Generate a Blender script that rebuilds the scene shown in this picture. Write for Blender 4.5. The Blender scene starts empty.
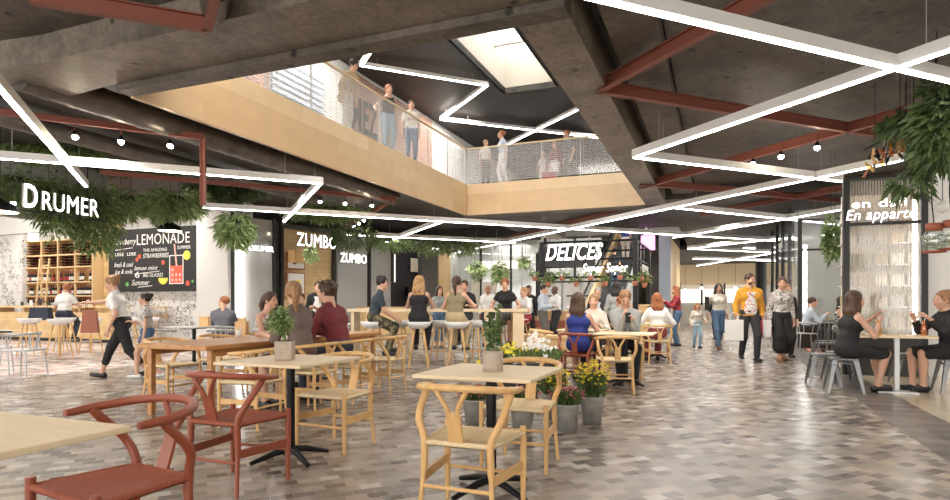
import bpy, math, random
import numpy as np
from mathutils import Vector, Matrix
R=math.radians; PI=math.pi
random.seed(7)
sc=bpy.context.scene
COL=sc.collection
# ---------------------------------------------------------------- camera, world, exposure
EYE=1.16
cd=bpy.data.cameras.new('camera'); cam=bpy.data.objects.new('camera',cd); COL.objects.link(cam)
cam.location=(0,0,EYE); cam.rotation_euler=(R(90),0,0)
cd.sensor_width=36; cd.lens=36*600/950; cd.shift_y=54/950; cd.clip_end=300; cd.clip_start=.05
sc.camera=cam
sc.view_settings.view_transform='Standard'; sc.view_settings.look='None'
sc.view_settings.gamma=1; sc.view_settings.use_curve_mapping=False
sc.view_settings.exposure=1.12
w=bpy.data.worlds.new('world'); sc.world=w; w.use_nodes=True
bg=w.node_tree.nodes['Background']; bg.inputs[0].default_value=(1,.96,.9,1); bg.inputs[1].default_value=2.3
LED=9.0
def lamp(kind,loc,power,col=(1,.93,.84),size=.1,sy=None,rot=(0,0,0),angle=150,blend=.6):  # builds the added fill lights, none has a fitting
    l=bpy.data.lights.new('lamp',kind); l.energy=power; l.color=col
    if kind=='AREA': l.shape='RECTANGLE'; l.size=size; l.size_y=sy or size
    else: l.shadow_soft_size=size
    if kind=='SPOT': l.spot_size=math.radians(angle); l.spot_blend=blend
    o=bpy.data.objects.new('lamp',l); COL.objects.link(o); o.location=loc; o.rotation_euler=rot; return o
def _W(a,b,z): c,s=math.cos(math.radians(21.95)),math.sin(math.radians(21.95)); return (a*c+b*s,-a*s+b*c,z)
RZ=(0,0,-math.radians(21.95))
lamp('AREA',_W(-3.5,3.6,7.9),330,size=6,sy=3,rot=RZ)          # added fill hidden above the near slab, brightens fascias and people
for a,b in ((-8.6,12),(-8.6,20),(-4,24),(0,24),(3,14)): lamp('AREA',_W(a,b,7.95),80,size=1.2,sy=3,rot=RZ)  # added upstairs fill, keeps the white walls bright
for a,b in ((-16,8),(-20,8),(-24,9)): lamp('AREA',_W(a,b,4.35),100,size=1.5,sy=3,rot=RZ)      # unseen fill added over the bar zone
for a,b in ((-16,13.3),(-19,13.3),(-23,13.3)): lamp('AREA',_W(a,b,4.3),45,size=1.5,sy=.8,rot=RZ)  # more added fill, brightens the wall and shelf behind the bar
for a,b in ((-9,3),(-9.6,7),(-9.2,11),(-9.5,15),(-8,19),(-5,19.5),(-3,22),(0,20),(0,26),(0,32),(0,38),(-4,43),(0,43),(-.9,8),(-.9,12),(-.9,16)): lamp('SPOT',_W(a,b,3.82),150,size=.06)  # added spots without fittings, raise hall and corridor brightness
for a,b in ((-3,.5),(-.5,1),(2.5,2.5),(-5.5,1.5)): lamp('SPOT',_W(a,b,4.25),55,size=.06)  # extra spots added to brighten the foreground tables and floor
for a,b in ((3.2,14.5),(3.3,19),(5.5,9.5),(6.5,5)): lamp('AREA',_W(a,b,4.1),28,size=1.2,rot=RZ)  # added fill for the right-hand shops and seating, no modelled source
for a,b in ((-11.5,23),(-9,27),(-6,25.6),(-8.5,25.4)): lamp('AREA',_W(a,b,3.8),14,size=1.5,rot=RZ)  # weak fill added around the centre shopfronts, no modelled source
TH=R(21.95); CT,ST=math.cos(TH),math.sin(TH); ROT=-TH
def W(a,b,z=0): return (a*CT+b*ST, -a*ST+b*CT, z)
def AB(x,y): return (x*CT-y*ST, x*ST+y*CT)
def PZ(px,py,z):                       # point of the plane at height z seen at px,py
    Y=600*(z-EYE)/(304-py); return ((px-475)/600*Y,Y,z)
def HB(px,b):                          # a along the vertical plane b at column px
    k=(px-475)/600; Y=b/(k*ST+CT); X=k*Y; return (X,Y,X*CT-Y*ST)
def HA(px,a):
    k=(px-475)/600; Y=a/(k*CT-ST); X=k*Y; return (X,Y,X*ST+Y*CT)
def ZZ(py,Y): return EYE+(304-py)/600*Y
# ---------------------------------------------------------------- materials
M={}
def mat(name,col=(.8,.8,.8),rough=.5,metal=0,emit=0,ecol=None,spec=.5,trans=0,alpha=1,coat=0):
    m=bpy.data.materials.new(name); m.use_nodes=True; p=m.node_tree.nodes['Principled BSDF']
    p.inputs['Base Color'].default_value=(*col,1); p.inputs['Roughness'].default_value=rough
    p.inputs['Metallic'].default_value=metal; p.inputs['Specular IOR Level'].default_value=spec
    p.inputs['Transmission Weight'].default_value=trans; p.inputs['Alpha'].default_value=alpha
    if emit: p.inputs['Emission Color'].default_value=(*(ecol or col),1); p.inputs['Emission Strength'].default_value=emit
    M[name]=m; return m
def nd(m,t,**k):
    n=m.node_tree.nodes.new(t)
    for a,v in k.items():
        if a.startswith('i_'): n.inputs[a[2:].replace('_',' ')].default_value=v
        else: setattr(n,a,v)
    return n
def lk(m,a,b): m.node_tree.links.new(a,b)
def ramp(m,stops,fac,interp='LINEAR'):
    r=nd(m,'ShaderNodeValToRGB'); cr=r.color_ramp; cr.interpolation=interp
    while len(cr.elements)<len(stops): cr.elements.new(.5)
    for e,(p,c) in zip(cr.elements,stops): e.position=p; e.color=(*c,1)
    lk(m,fac,r.inputs[0]); return r
def coords(m,scale=(1,1,1),rot=(0,0,0)):
    tc=nd(m,'ShaderNodeTexCoord'); mp=nd(m,'ShaderNodeMapping'); mp.inputs['Scale'].default_value=scale; mp.inputs['Rotation'].default_value=rot
    lk(m,tc.outputs['Object'],mp.inputs[0]); return mp.outputs[0]
def P_(m): return m.node_tree.nodes['Principled BSDF']
def bump(m,h,st=.2,dist=.01):
    b=nd(m,'ShaderNodeBump'); b.inputs['Strength'].default_value=st; b.inputs['Distance'].default_value=dist
    lk(m,h,b.inputs['Height']); lk(m,b.outputs[0],P_(m).inputs['Normal'])
def woodm(name,c1,c2,rough=.45,scale=(3,3,30),axis=None):
    m=mat(name,c1,rough); v=coords(m,scale); n=nd(m,'ShaderNodeTexNoise'); n.inputs['Scale'].default_value=2.2; n.inputs['Detail'].default_value=5; n.inputs['Distortion'].default_value=.6
    lk(m,v,n.inputs['Vector']); r=ramp(m,[(.3,c2),(.7,c1)],n.outputs[0]); lk(m,r.outputs[0],P_(m).inputs['Base Color']); return m
def noisem(name,stops,scale=8,rough=.6,detail=4,sc3=(1,1,1),metal=0,bst=0,interp='LINEAR'):
    m=mat(name,stops[0][1],rough,metal); v=coords(m,sc3); n=nd(m,'ShaderNodeTexNoise'); n.inputs['Scale'].default_value=scale; n.inputs['Detail'].default_value=detail
    lk(m,v,n.inputs['Vector']); r=ramp(m,stops,n.outputs[0],interp); lk(m,r.outputs[0],P_(m).inputs['Base Color'])
    if bst: bump(m,n.outputs[0],bst)
    return m
woodm('oak',(.76,.48,.21),(.62,.36,.14),.42,(6,6,1.2))
woodm('oak_pale',(.78,.62,.40),(.70,.53,.32),.5,(1.5,9,9))
woodm('table_ash',(.80,.65,.44),(.72,.56,.36),.5,(1.5,14,3))
woodm('counter_wood',(.80,.58,.32),(.72,.49,.25),.5,(1,8,8))
woodm('teak',(.55,.27,.09),(.38,.16,.05),.35,(8,1.2,8))
mat('terracotta',(.29,.072,.035),.4); noisem('terracotta_cord',[(.3,(.25,.058,.03)),(.7,(.35,.095,.048))],60,.75)
noisem('cord',[(.3,(.66,.5,.29)),(.7,(.8,.64,.41))],70,.8)
mat('black_metal',(.012,.012,.013),.4,.6); mat('dark_frame',(.035,.033,.033),.45,.4)
mat('grey_metal',(.20,.205,.21),.35,.8); mat('pale_metal',(.55,.55,.56),.4,.4); mat('white_shell',(.78,.78,.78),.35)
mat('white_plaster',(.80,.79,.77),.7); mat('warm_white',(.72,.66,.56),.7); mat('grey_plaster',(.42,.41,.39),.75)
mat('corten',(.24,.075,.05),.55,.25); mat('housing',(.72,.70,.68),.5)
mat('led',(1,1,1),.5,emit=LED,ecol=(1,.97,.93)); mat('sign_glow',(1,1,1),.5,emit=2.2,ecol=(1,.98,.95))
mat('bulb',(1,1,1),.5,emit=60,ecol=(1,.86,.62)); mat('lamp_warm',(1,.9,.7),.5,emit=6,ecol=(1,.85,.6)); mat('sky_glass',(1,1,1),.3,emit=1.5,ecol=(.93,.97,1))
mat('pink_screen',(1,.3,.9),.5,emit=.9,ecol=(1,.35,.85)); mat('vitrine_light',(1,.95,.88),.5,emit=.42,ecol=(1,.93,.82))
# glass
def glassm(name,tint=(1,1,1),diff=.1,gl=.08,dc=(.8,.8,.8)):
    m=bpy.data.materials.new(name); m.use_nodes=True; nt=m.node_tree; nt.nodes.remove(nt.nodes['Principled BSDF']); out=nt.nodes['Material Output']
    t=nd(m,'ShaderNodeBsdfTransparent'); t.inputs[0].default_value=(*tint,1); d=nd(m,'ShaderNodeBsdfDiffuse'); d.inputs[0].default_value=(*dc,1)
    g=nd(m,'ShaderNodeBsdfGlossy'); g.inputs[0].default_value=(1,1,1,1); g.inputs['Roughness'].default_value=.08
    a=nd(m,'ShaderNodeMixShader'); a.inputs[0].default_value=diff; lk(m,t.outputs[0],a.inputs[1]); lk(m,d.outputs[0],a.inputs[2])
    b=nd(m,'ShaderNodeMixShader'); b.inputs[0].default_value=gl; lk(m,a.outputs[0],b.inputs[1]); lk(m,g.outputs[0],b.inputs[2]); lk(m,b.outputs[0],out.inputs[0])
    M[name]=m; return m,a
glassm('clear_glass',(.95,.97,.97),.04,.07); glassm('frosted_glass',(.9,.9,.9),.55,.06,(.62,.61,.59))
glassm('jar_glass',(.9,.95,.93),.12,.15); glassm('drink_glass',(.95,.6,.4),.3,.12,(.8,.3,.1)); glassm('beer_glass',(.95,.75,.3),.3,.12,(.8,.5,.1))
m,a=glassm('reeded_glass',(.88,.86,.83),.5,.04,(.62,.58,.52)); v=coords(m); wv=nd(m,'ShaderNodeTexWave'); wv.inputs['Scale'].default_value=8; lk(m,v,wv.inputs[0]); r=ramp(m,[(0,(.15,)*3),(1,(.5,)*3)],wv.outputs['Fac']); lk(m,r.outputs[0],a.inputs[0])
m,a=glassm('railing_mesh',(1,1,1),.3,.03,(.85,.83,.82)); v=coords(m); sx=nd(m,'ShaderNodeSeparateXYZ'); lk(m,v,sx.inputs[0])
def stripe(sock,f,w):
    q=nd(m,'ShaderNodeMath',operation='MULTIPLY'); q.inputs[1].default_value=f; lk(m,sock,q.inputs[0]); q2=nd(m,'ShaderNodeMath',operation='FRACT'); lk(m,q.outputs[0],q2.inputs[0])
    q3=nd(m,'ShaderNodeMath',operation='LESS_THAN'); q3.inputs[1].default_value=w; lk(m,q2.outputs[0],q3.inputs[0]); return q3
s1=stripe(sx.outputs[2],18,.3); s2=stripe(sx.outputs[0],5,.06); mx=nd(m,'ShaderNodeMath',operation='MAXIMUM'); lk(m,s1.outputs[0],mx.inputs[0]); lk(m,s2.outputs[0],mx.inputs[1])
ma=nd(m,'ShaderNodeMapRange'); ma.inputs['To Min'].default_value=.14; ma.inputs['To Max'].default_value=.30; lk(m,mx.outputs[0],ma.inputs[0]); lk(m,ma.outputs[0],a.inputs[0])
# concrete
def concrete(name,c1,c2,rough=.55):
    m=mat(name,c1,rough); v=coords(m); n=nd(m,'ShaderNodeTexNoise'); n.inputs['Scale'].default_value=1.6; n.inputs['Detail'].default_value=10; n.inputs['Roughness'].default_value=.75
    lk(m,v,n.inputs['Vector']); r=ramp(m,[(.4,c2),(.6,c1)],n.outputs[0])
    vo=nd(m,'ShaderNodeTexVoronoi'); vo.inputs['Scale'].default_value=2.6; vo.inputs['Randomness'].default_value=1; nz=nd(m,'ShaderNodeTexNoise'); nz.inputs['Scale'].default_value=18; lk(m,v,nz.inputs['Vector']); vm=nd(m,'ShaderNodeMixRGB'); vm.inputs[0].default_value=.05; lk(m,v,vm.inputs[1]); lk(m,nz.outputs['Color'],vm.inputs[2]); lk(m,vm.outputs[0],vo.inputs['Vector']); r2=ramp(m,[(.09,(.12,.12,.12)),(.13,(1,1,1))],vo.outputs['Distance'])
    mu=nd(m,'ShaderNodeMix',data_type='RGBA',blend_type='MULTIPLY'); mu.inputs[0].default_value=1; lk(m,r.outputs[0],mu.inputs[6]); lk(m,r2.outputs[0],mu.inputs[7]); lk(m,mu.outputs[2],P_(m).inputs['Base Color'])
    n2=nd(m,'ShaderNodeTexNoise'); n2.inputs['Scale'].default_value=14; n2.inputs['Detail'].default_value=6; lk(m,v,n2.inputs['Vector']); bump(m,n2.outputs[0],.35,.02)
    r4=ramp(m,[(.38,(.74,.74,.74)),(.6,(1.0,1.0,1.0))],n2.outputs[0]); m2=nd(m,'ShaderNodeMix',data_type='RGBA',blend_type='MULTIPLY'); m2.inputs[0].default_value=1; lk(m,mu.outputs[2],m2.inputs[6]); lk(m,r4.outputs[0],m2.inputs[7]); lk(m,m2.outputs[2],P_(m).inputs['Base Color']); return m
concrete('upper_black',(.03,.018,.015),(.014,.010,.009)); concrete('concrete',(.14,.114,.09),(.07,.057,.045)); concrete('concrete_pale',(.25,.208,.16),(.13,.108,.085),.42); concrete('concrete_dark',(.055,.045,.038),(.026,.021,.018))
# brick-type textures
def brickm(name,stops,bw,bh,mortar=(.2,.2,.2),ms=.01,rot=0,rough=.4,plane='xy',vary=1,offset=.5):
    m=mat(name,(.5,)*3,rough); tc=nd(m,'ShaderNodeTexCoord'); mp=nd(m,'ShaderNodeMapping'); lk(m,tc.outputs['Object'],mp.inputs[0])
    if plane=='xz': mp.inputs['Rotation'].default_value=(R(-90),0,0)
    elif plane=='yz': mp.inputs['Rotation'].default_value=(R(-90),0,R(-90))
    else: mp.inputs['Rotation'].default_value=(0,0,rot)
    b=nd(m,'ShaderNodeTexBrick'); b.offset=offset; b.inputs['Scale'].default_value=1; b.inputs['Brick Width'].default_value=bw; b.inputs['Row Height'].default_value=bh; b.inputs['Mortar Size'].default_value=ms; b.inputs['Mortar Smooth'].default_value=.1
    b.inputs['Color1'].default_value=(0,0,0,1); b.inputs['Color2'].default_value=(1,1,1,1); b.inputs['Mortar'].default_value=(0,0,0,1); lk(m,mp.outputs[0],b.inputs[0])
    r=ramp(m,stops,b.outputs['Color'])
    mx=nd(m,'ShaderNodeMix',data_type='RGBA'); lk(m,b.outputs['Fac'],mx.inputs[0]); lk(m,r.outputs[0],mx.inputs[6]); mx.inputs[7].default_value=(*mortar,1)
    n=nd(m,'ShaderNodeTexNoise'); n.inputs['Scale'].default_value=3; n.inputs['Detail'].default_value=6; lk(m,tc.outputs['Object'],n.inputs['Vector']); r3=ramp(m,[(.3,(.78,)*3),(.7,(1,1,1))],n.outputs[0])
    mu=nd(m,'ShaderNodeMix',data_type='RGBA',blend_type='MULTIPLY'); mu.inputs[0].default_value=vary; lk(m,mx.outputs[2],mu.inputs[6]); lk(m,r3.outputs[0],mu.inputs[7]); lk(m,mu.outputs[2],P_(m).inputs['Base Color'])
    return m
brickm('floor_tile',[(0,(.085,.065,.055)),(.2,(.18,.145,.12)),(.45,(.285,.24,.20)),(.75,(.36,.305,.255)),(.9,(.44,.365,.29)),(1,(.56,.53,.49))],.135,.095,(.34,.31,.28),.003,R(-25),.27)
brickm('plank_floor',[(0,(.09,.075,.068)),(.5,(.17,.14,.125)),(1,(.25,.215,.19))],.9,.16,(.06,.05,.05),.003,TH,.35)
brickm('pink_mosaic',[(0,(.08,.05,.05)),(.2,(.12,.07,.06)),(.3,(.52,.25,.21)),(.5,(.62,.42,.37)),(.6,(.68,.58,.54)),(1,(.72,.68,.65))],.2,.13,(.62,.58,.55),.008,R(-20),.4)
brickm('fascia_wood',[(0,(.72,.50,.28)),(.5,(.80,.58,.34)),(1,(.86,.66,.42))],2.3,.32,(.6,.42,.24),.003,0,.35,'xz',.35)
brickm('red_brick',[(0,(.38,.12,.07)),(.5,(.55,.22,.12)),(1,(.65,.34,.22))],.24,.08,(.6,.55,.5),.012,0,.7,'xz')
brickm('slat_wood',[(0,(.72,.50,.24)),(1,(.82,.60,.32))],5,.12,(.55,.36,.16),.004,0,.45,'xz')
# scribbled white wall
m=mat('doodle_wall',(.8,.8,.8),.7); v=coords(m); vo=nd(m,'ShaderNodeTexVoronoi',feature='DISTANCE_TO_EDGE'); vo.inputs['Scale'].default_value=2.6; n=nd(m,'ShaderNodeTexNoise'); n.inputs['Scale'].default_value=5; n.inputs['Detail'].default_value=6; lk(m,v,n.inputs['Vector']); lk(m,n.outputs['Color'],vo.inputs['Vector'])
r=ramp(m,[(.02,(.08,)*3),(.05,(.80,.79,.77))],vo.outputs[0]); vo2=nd(m,'ShaderNodeTexNoise'); vo2.inputs['Scale'].default_value=1.7; lk(m,v,vo2.inputs['Vector']); r2=ramp(m,[(.52,(0,0,0)),(.60,(1,1,1))],vo2.outputs[0]); mx=nd(m,'ShaderNodeMix',data_type='RGBA'); lk(m,r2.outputs[0],mx.inputs[0]); lk(m,r.outputs[0],mx.inputs[6]); mx.inputs[7].default_value=(.8,.79,.77,1); lk(m,mx.outputs[2],P_(m).inputs['Base Color'])
noisem('beige_floor',[(.3,(.46,.38,.27)),(.7,(.56,.48,.36))],2,.18); noisem('duct',[(.3,(.10,.085,.078)),(.7,(.16,.14,.125))],4,.4,metal=.5)
noisem('zinc',[(.3,(.33,.33,.31)),(.7,(.5,.5,.47))],12,.45,metal=.5); noisem('rock_pot',[(.3,(.36,.29,.23)),(.7,(.44,.36,.29))],40,.7)
mat('soil',(.03,.02,.015),.9); mat('blackboard',(.018,.017,.018),.6); mat('chalk',(.85,.85,.83),.9); mat('chalk_red',(.75,.12,.07),.8); mat('chalk_yellow',(.75,.72,.1),.8); mat('chalk_green',(.15,.45,.12),.8); mat('chalk_pink',(.8,.45,.42),.8)
def leafm(name,c1,c2): return noisem(name,[(.35,c1),(.65,c2)],9,.5)
leafm('leaf_dark',(.035,.07,.02),(.13,.18,.06)); leafm('leaf_mid',(.08,.15,.04),(.24,.31,.11)); leafm('leaf_pale',(.16,.25,.09),(.38,.45,.2))
mat('petal_yellow',(.85,.68,.03),.6); mat('petal_pink',(.62,.16,.18),.6); mat('petal_white',(.85,.82,.78),.6); mat('stem',(.12,.2,.06),.6)
mat('clay',(.45,.17,.10),.7); mat('wine',(.018,.01,.012),.2); mat('wine_label',(.78,.75,.7),.6); mat('capsule_red',(.32,.03,.03),.4); mat('wine_red_label',(.45,.04,.04),.5)
mat('step',(.10,.11,.125),.5,.5); mat('steel_blue',(.30,.33,.37),.4,.5); mat('pale_blue',(.55,.62,.72),.6); mat('navy',(.02,.025,.05),.6); mat('bag_rust',(.33,.095,.05),.5); mat('paper',(.75,.74,.72),.7); mat('paper_red',(.45,.05,.06),.6); mat('phone',(.015,.015,.015),.3); mat('ceramic',(.78,.77,.74),.3); mat('ink',(.02,.02,.02),.7)
mat('skin',(.62,.36,.25),.5); mat('skin_tan',(.42,.22,.14),.5); mat('skin_dark',(.13,.065,.04),.5); mat('skin_pale',(.72,.47,.36),.5); mat('lip',(.38,.1,.08),.45); mat('eye',(.02,.015,.012),.3)
mat('hair_brown',(.065,.032,.018),.55); mat('hair_dark',(.018,.012,.01),.5); mat('hair_blond',(.42,.24,.10),.55); mat('hair_red',(.30,.10,.035),.55); mat('hair_light',(.30,.16,.075),.55); mat('hair_grey',(.35,.33,.31),.6)
for n_,c_ in dict(cloth_white=(.78,.77,.75),cloth_black=(.015,.015,.017),cloth_burgundy=(.18,.03,.035),cloth_navytee=(.045,.06,.075),cloth_olive=(.26,.22,.13),cloth_grey=(.13,.13,.16),cloth_heather=(.33,.34,.33),cloth_blue=(.02,.035,.21),cloth_mustard=(.68,.33,.035),cloth_red=(.30,.03,.04),cloth_jean=(.07,.13,.22),cloth_lightblue=(.5,.57,.66),cloth_khaki=(.45,.35,.2),cloth_charcoal=(.03,.03,.034),cloth_cream=(.66,.6,.52),cloth_brown=(.12,.06,.04),cloth_greytrouser=(.12,.11,.10),cloth_palejean=(.25,.36,.45),cloth_taupe=(.16,.12,.10)).items(): mat(n_,c_,.85)
noisem('floral',[(.40,(.62,.6,.56)),(.46,(.06,.06,.07)),(.52,(.5,.5,.48)),(.6,(.45,.06,.05))],22,.8,2,interp='CONSTANT')
noisem('camo',[(.42,(.05,.045,.03)),(.5,(.16,.14,.07)),(.58,(.25,.2,.12))],14,.85,2,interp='CONSTANT')
noisem('speckled',[(.40,(.14,.12,.11)),(.47,(.60,.56,.53))],34,.8,2); noisem('zigzag',[(.46,(.02,.02,.03)),(.54,(.7,.7,.7))],18,.8,1,(1,1,3),interp='CONSTANT')
noisem('print_shirt',[(.42,(.75,.74,.72)),(.53,(.55,.05,.05)),(.58,(.78,.77,.75)),(.66,(.04,.04,.05))],7,.8,1,(1,1,2.2),interp='CONSTANT')
mat('shoe_black',(.012,.012,.014),.35); mat('shoe_tan',(.28,.13,.06),.5); mat('shoe_white',(.7,.7,.7),.5); mat('boot_brown',(.10,.035,.025),.5)
for n_ in [k for k in M if k.startswith('cloth_') or k in('floral','camo','speckled','zigzag','print_shirt')]:
    m=M[n_]; v=coords(m,(1,1,.6)); n=nd(m,'ShaderNodeTexNoise'); n.inputs['Scale'].default_value=11; n.inputs['Detail'].default_value=3; n.inputs['Distortion'].default_value=1.2; lk(m,v,n.inputs['Vector']); bump(m,n.outputs[0],.55,.03)
for n_ in [k for k in M if k.startswith('hair_')]:
    m=M[n_]; c=tuple(P_(m).inputs['Base Color'].default_value)[:3]; v=coords(m,(55,55,5)); n=nd(m,'ShaderNodeTexNoise'); n.inputs['Scale'].default_value=1.5; n.inputs['Detail'].default_value=3; lk(m,v,n.inputs['Vector']); r=ramp(m,[(.35,tuple(q*.55 for q in c)),(.65,tuple(min(1,q*1.6) for q in c))],n.outputs[0]); lk(m,r.outputs[0],P_(m).inputs['Base Color']); bump(m,n.outputs[0],.6,.01)
# ---------------------------------------------------------------- mesh builder
class MB:
    def __init__(s): s.v=[]; s.f=[]; s.mi=[]; s.cur=0; s.smooth=[]
    def add(s,vs,fs,sm=False):
        o=len(s.v); s.v+= [tuple(v) for v in vs]; s.f+=[tuple(i+o for i in f) for f in fs]; s.mi+=[s.cur]*len(fs); s.smooth+=[sm]*len(fs); return s
    def box(s,c,d,rz=0,rx=0,ry=0,taper=1):
        hx,hy,hz=[q/2 for q in d]; m=Matrix.Rotation(rz,3,'Z')@Matrix.Rotation(ry,3,'Y')@Matrix.Rotation(rx,3,'X'); vs=[]
        for z in (-hz,hz):
            t=taper if z>0 else 1
            for x,y in ((-hx,-hy),(hx,-hy),(hx,hy),(-hx,hy)): p=m@Vector((x*t,y*t,z)); vs.append((p.x+c[0],p.y+c[1],p.z+c[2]))
        return s.add(vs,[(0,3,2,1),(4,5,6,7),(0,1,5,4),(1,2,6,5),(2,3,7,6),(3,0,4,7)])
    def prism(s,poly,z0,z1):
        n=len(poly); vs=[(x,y,z0) for x,y in poly]+[(x,y,z1) for x,y in poly]
        ar=sum(poly[i][0]*poly[(i+1)%n][1]-poly[(i+1)%n][0]*poly[i][1] for i in range(n))
        f=[tuple(range(n))[::-1],tuple(range(n,2*n))]+[(i,(i+1)%n,n+(i+1)%n,n+i) for i in range(n)]
        if ar<0: f=[q[::-1] for q in f]
        return s.add(vs,f)
    def ab(s,a0,a1,b0,b1,z0,z1): return s.prism([W(a0,b0)[:2],W(a1,b0)[:2],W(a1,b1)[:2],W(a0,b1)[:2]],z0,z1)
    def tube(s,pts,r,n=8,cap=True,flat=1):
        pts=[Vector(p) for p in pts]; m=len(pts); rr=r if isinstance(r,(list,tuple)) else [r]*m; vs=[]; pr=None
        for i,p in enumerate(pts):
            t=(pts[min(i+1,m-1)]-pts[max(i-1,0)]).normalized()
            if pr is None: pr=t.orthogonal().normalized() if abs(t.z)<.9 else Vector((1,0,0))
            x=(pr-t*pr.dot(t)); x=x.normalized() if x.length>1e-6 else t.orthogonal().normalized(); pr=x; y=t.cross(x)
            for k in range(n): a=2*PI*k/n; q=p+(x*math.cos(a)*flat+y*math.sin(a))*rr[i]; vs.append(q)
        fs=[(i*n+k,i*n+(k+1)%n,(i+1)*n+(k+1)%n,(i+1)*n+k) for i in range(m-1) for k in range(n)]
        s.add(vs,fs,True)
        if cap: s.add(vs[:n],[tuple(range(n))[::-1]]); s.add(vs[-n:],[tuple(range(n))])
        return s
    def lathe(s,prof,c=(0,0,0),n=16):
        vs=[(c[0]+r*math.cos(2*PI*k/n),c[1]+r*math.sin(2*PI*k/n),c[2]+z) for r,z in prof for k in range(n)]
        fs=[(i*n+k,i*n+(k+1)%n,(i+1)*n+(k+1)%n,(i+1)*n+k) for i in range(len(prof)-1) for k in range(n)]
        return s.add(vs,fs,True)
    def disc(s,c,r,n=16,z=1): vs=[(c[0]+r*math.cos(2*PI*k/n),c[1]+r*math.sin(2*PI*k/n),c[2]) for k in range(n)]; return s.add(vs,[tuple(range(n))])
    def ball(s,c,r,n=10,m=7):
        rx,ry,rz=r if isinstance(r,(tuple,list)) else (r,r,r)
        vs=[(c[0]+rx*math.sin(PI*i/m)*math.cos(2*PI*k/n),c[1]+ry*math.sin(PI*i/m)*math.sin(2*PI*k/n),c[2]-rz*math.cos(PI*i/m)) for i in range(m+1) for k in range(n)]
        fs=[(i*n+k,i*n+(k+1)%n,(i+1)*n+(k+1)%n,(i+1)*n+k) for i in range(m) for k in range(n)]
        return s.add(vs,fs,True)
    def quad(s,a,b,c,d): return s.add([a,b,c,d],[(0,1,2,3)])
    def build(s,name,m,parent=None,label=None,loc=None,rz=0,bevel=0):
        me=bpy.data.meshes.new(name); me.from_pydata(s.v,[],s.f)
        ms=m if isinstance(m,(list,tuple)) else [m]
        for q in ms: me.materials.append(M[q] if isinstance(q,str) else q)
        me.polygons.foreach_set('material_index',s.mi); me.polygons.foreach_set('use_smooth',s.smooth); me.update()
        o=bpy.data.objects.new(name,me); COL.objects.link(o)
        if parent is not None: o.parent=parent
        if label: o['label']=label
        if loc: o.location=loc
        o.rotation_euler[2]=rz
        if bevel: b=o.modifiers.new('b','BEVEL'); b.width=bevel; b.segments=2; b.limit_method='ANGLE'
        return o
def tag(o,label=None,cat=None,group=None,kind=None):
    if label: o['label']=label
    if cat: o['category']=cat
    if group: o['group']=group
    if kind: o['kind']=kind
    return o
def thing(name,label,cat,loc=(0,0,0),rz=0,group=None):
    o=bpy.data.objects.new(name,None); COL.objects.link(o); o.location=loc; o.rotation_euler[2]=rz; o.empty_display_size=.1
    return tag(o,label,cat,group)
def struct(name,mb,m,**k): return tag(mb.build(name,m,**k),kind='structure')
def copy_tree(o,parent=None,loc=None,rz=None,label=None,group=None):
    c=o.copy(); COL.objects.link(c); c.parent=parent
    if loc is not None: c.location=loc
    if rz is not None: c.rotation_euler[2]=rz
    if label: c['label']=label
    if group: c['group']=group
    for ch in list(o.children): copy_tree(ch,c)
    return c
def text(s,h,m,loc,rz,name='lettering',parent=None,depth=.02,shear=0,width=None,bold=0,align='LEFT'):
    cu=bpy.data.curves.new('t','FONT'); cu.body=s; cu.size=1; cu.extrude=.5; cu.shear=shear; cu.offset=bold; cu.resolution_u=3; cu.space_character=1.05
    o=bpy.data.objects.new('t',cu); COL.objects.link(o); bpy.context.view_layer.update()
    me=bpy.data.meshes.new_from_object(o); bpy.data.objects.remove(o)
    co=np.empty(len(me.vertices)*3); me.vertices.foreach_get('co',co); co=co.reshape(-1,3)
    mn,mx_=co.min(0),co.max(0); k=h/(mx_[1]-mn[1]); kx=(width/(mx_[0]-mn[0])) if width else k
    co[:,0]=(co[:,0]-mn[0])*kx; co[:,1]=(co[:,1]-mn[1])*k; co[:,2]*=depth
    if align=='CENTER': co[:,0]-=co[:,0].max()/2
    p=np.stack([co[:,0],-co[:,2],co[:,1]],1); me.vertices.foreach_set('co',p.ravel()); me.materials.clear(); me.materials.append(M[m]); me.materials.append(M['housing']); me.update()
    for f in me.polygons: f.material_index=0 if (f.normal.y<-.7 or m!='sign_glow') else 1
    q=bpy.data.objects.new(name,me); COL.objects.link(q); q.location=loc; q.rotation_euler[2]=rz
    if parent is not None: q.parent=parent
    return q
# ================================================================ SETTING
ZC=3.9; ZF=4.85
def ABtop(o): pass
struct('floor',MB().ab(-10.1,1.57,-8,60,-.2,0),'floor_tile')
struct('floor',MB().ab(1.57,2.1,-8,60,-.2,0),'plank_floor',rz=0)
struct('floor',MB().ab(2.1,12,-8,17,-.2,0),'beige_floor'); struct('floor',MB().ab(2.1,14,17,60,-.2,0),'plank_floor')
struct('floor',MB().ab(-27,-10.1,4.5,14.5,-.2,0),'pink_mosaic'); struct('floor',MB().ab(-27,-10.1,-8,4.5,-.2,0),'floor_tile'); struct('floor',MB().ab(-27,-10.1,14.5,40,-.2,0),'floor_tile')
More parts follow.
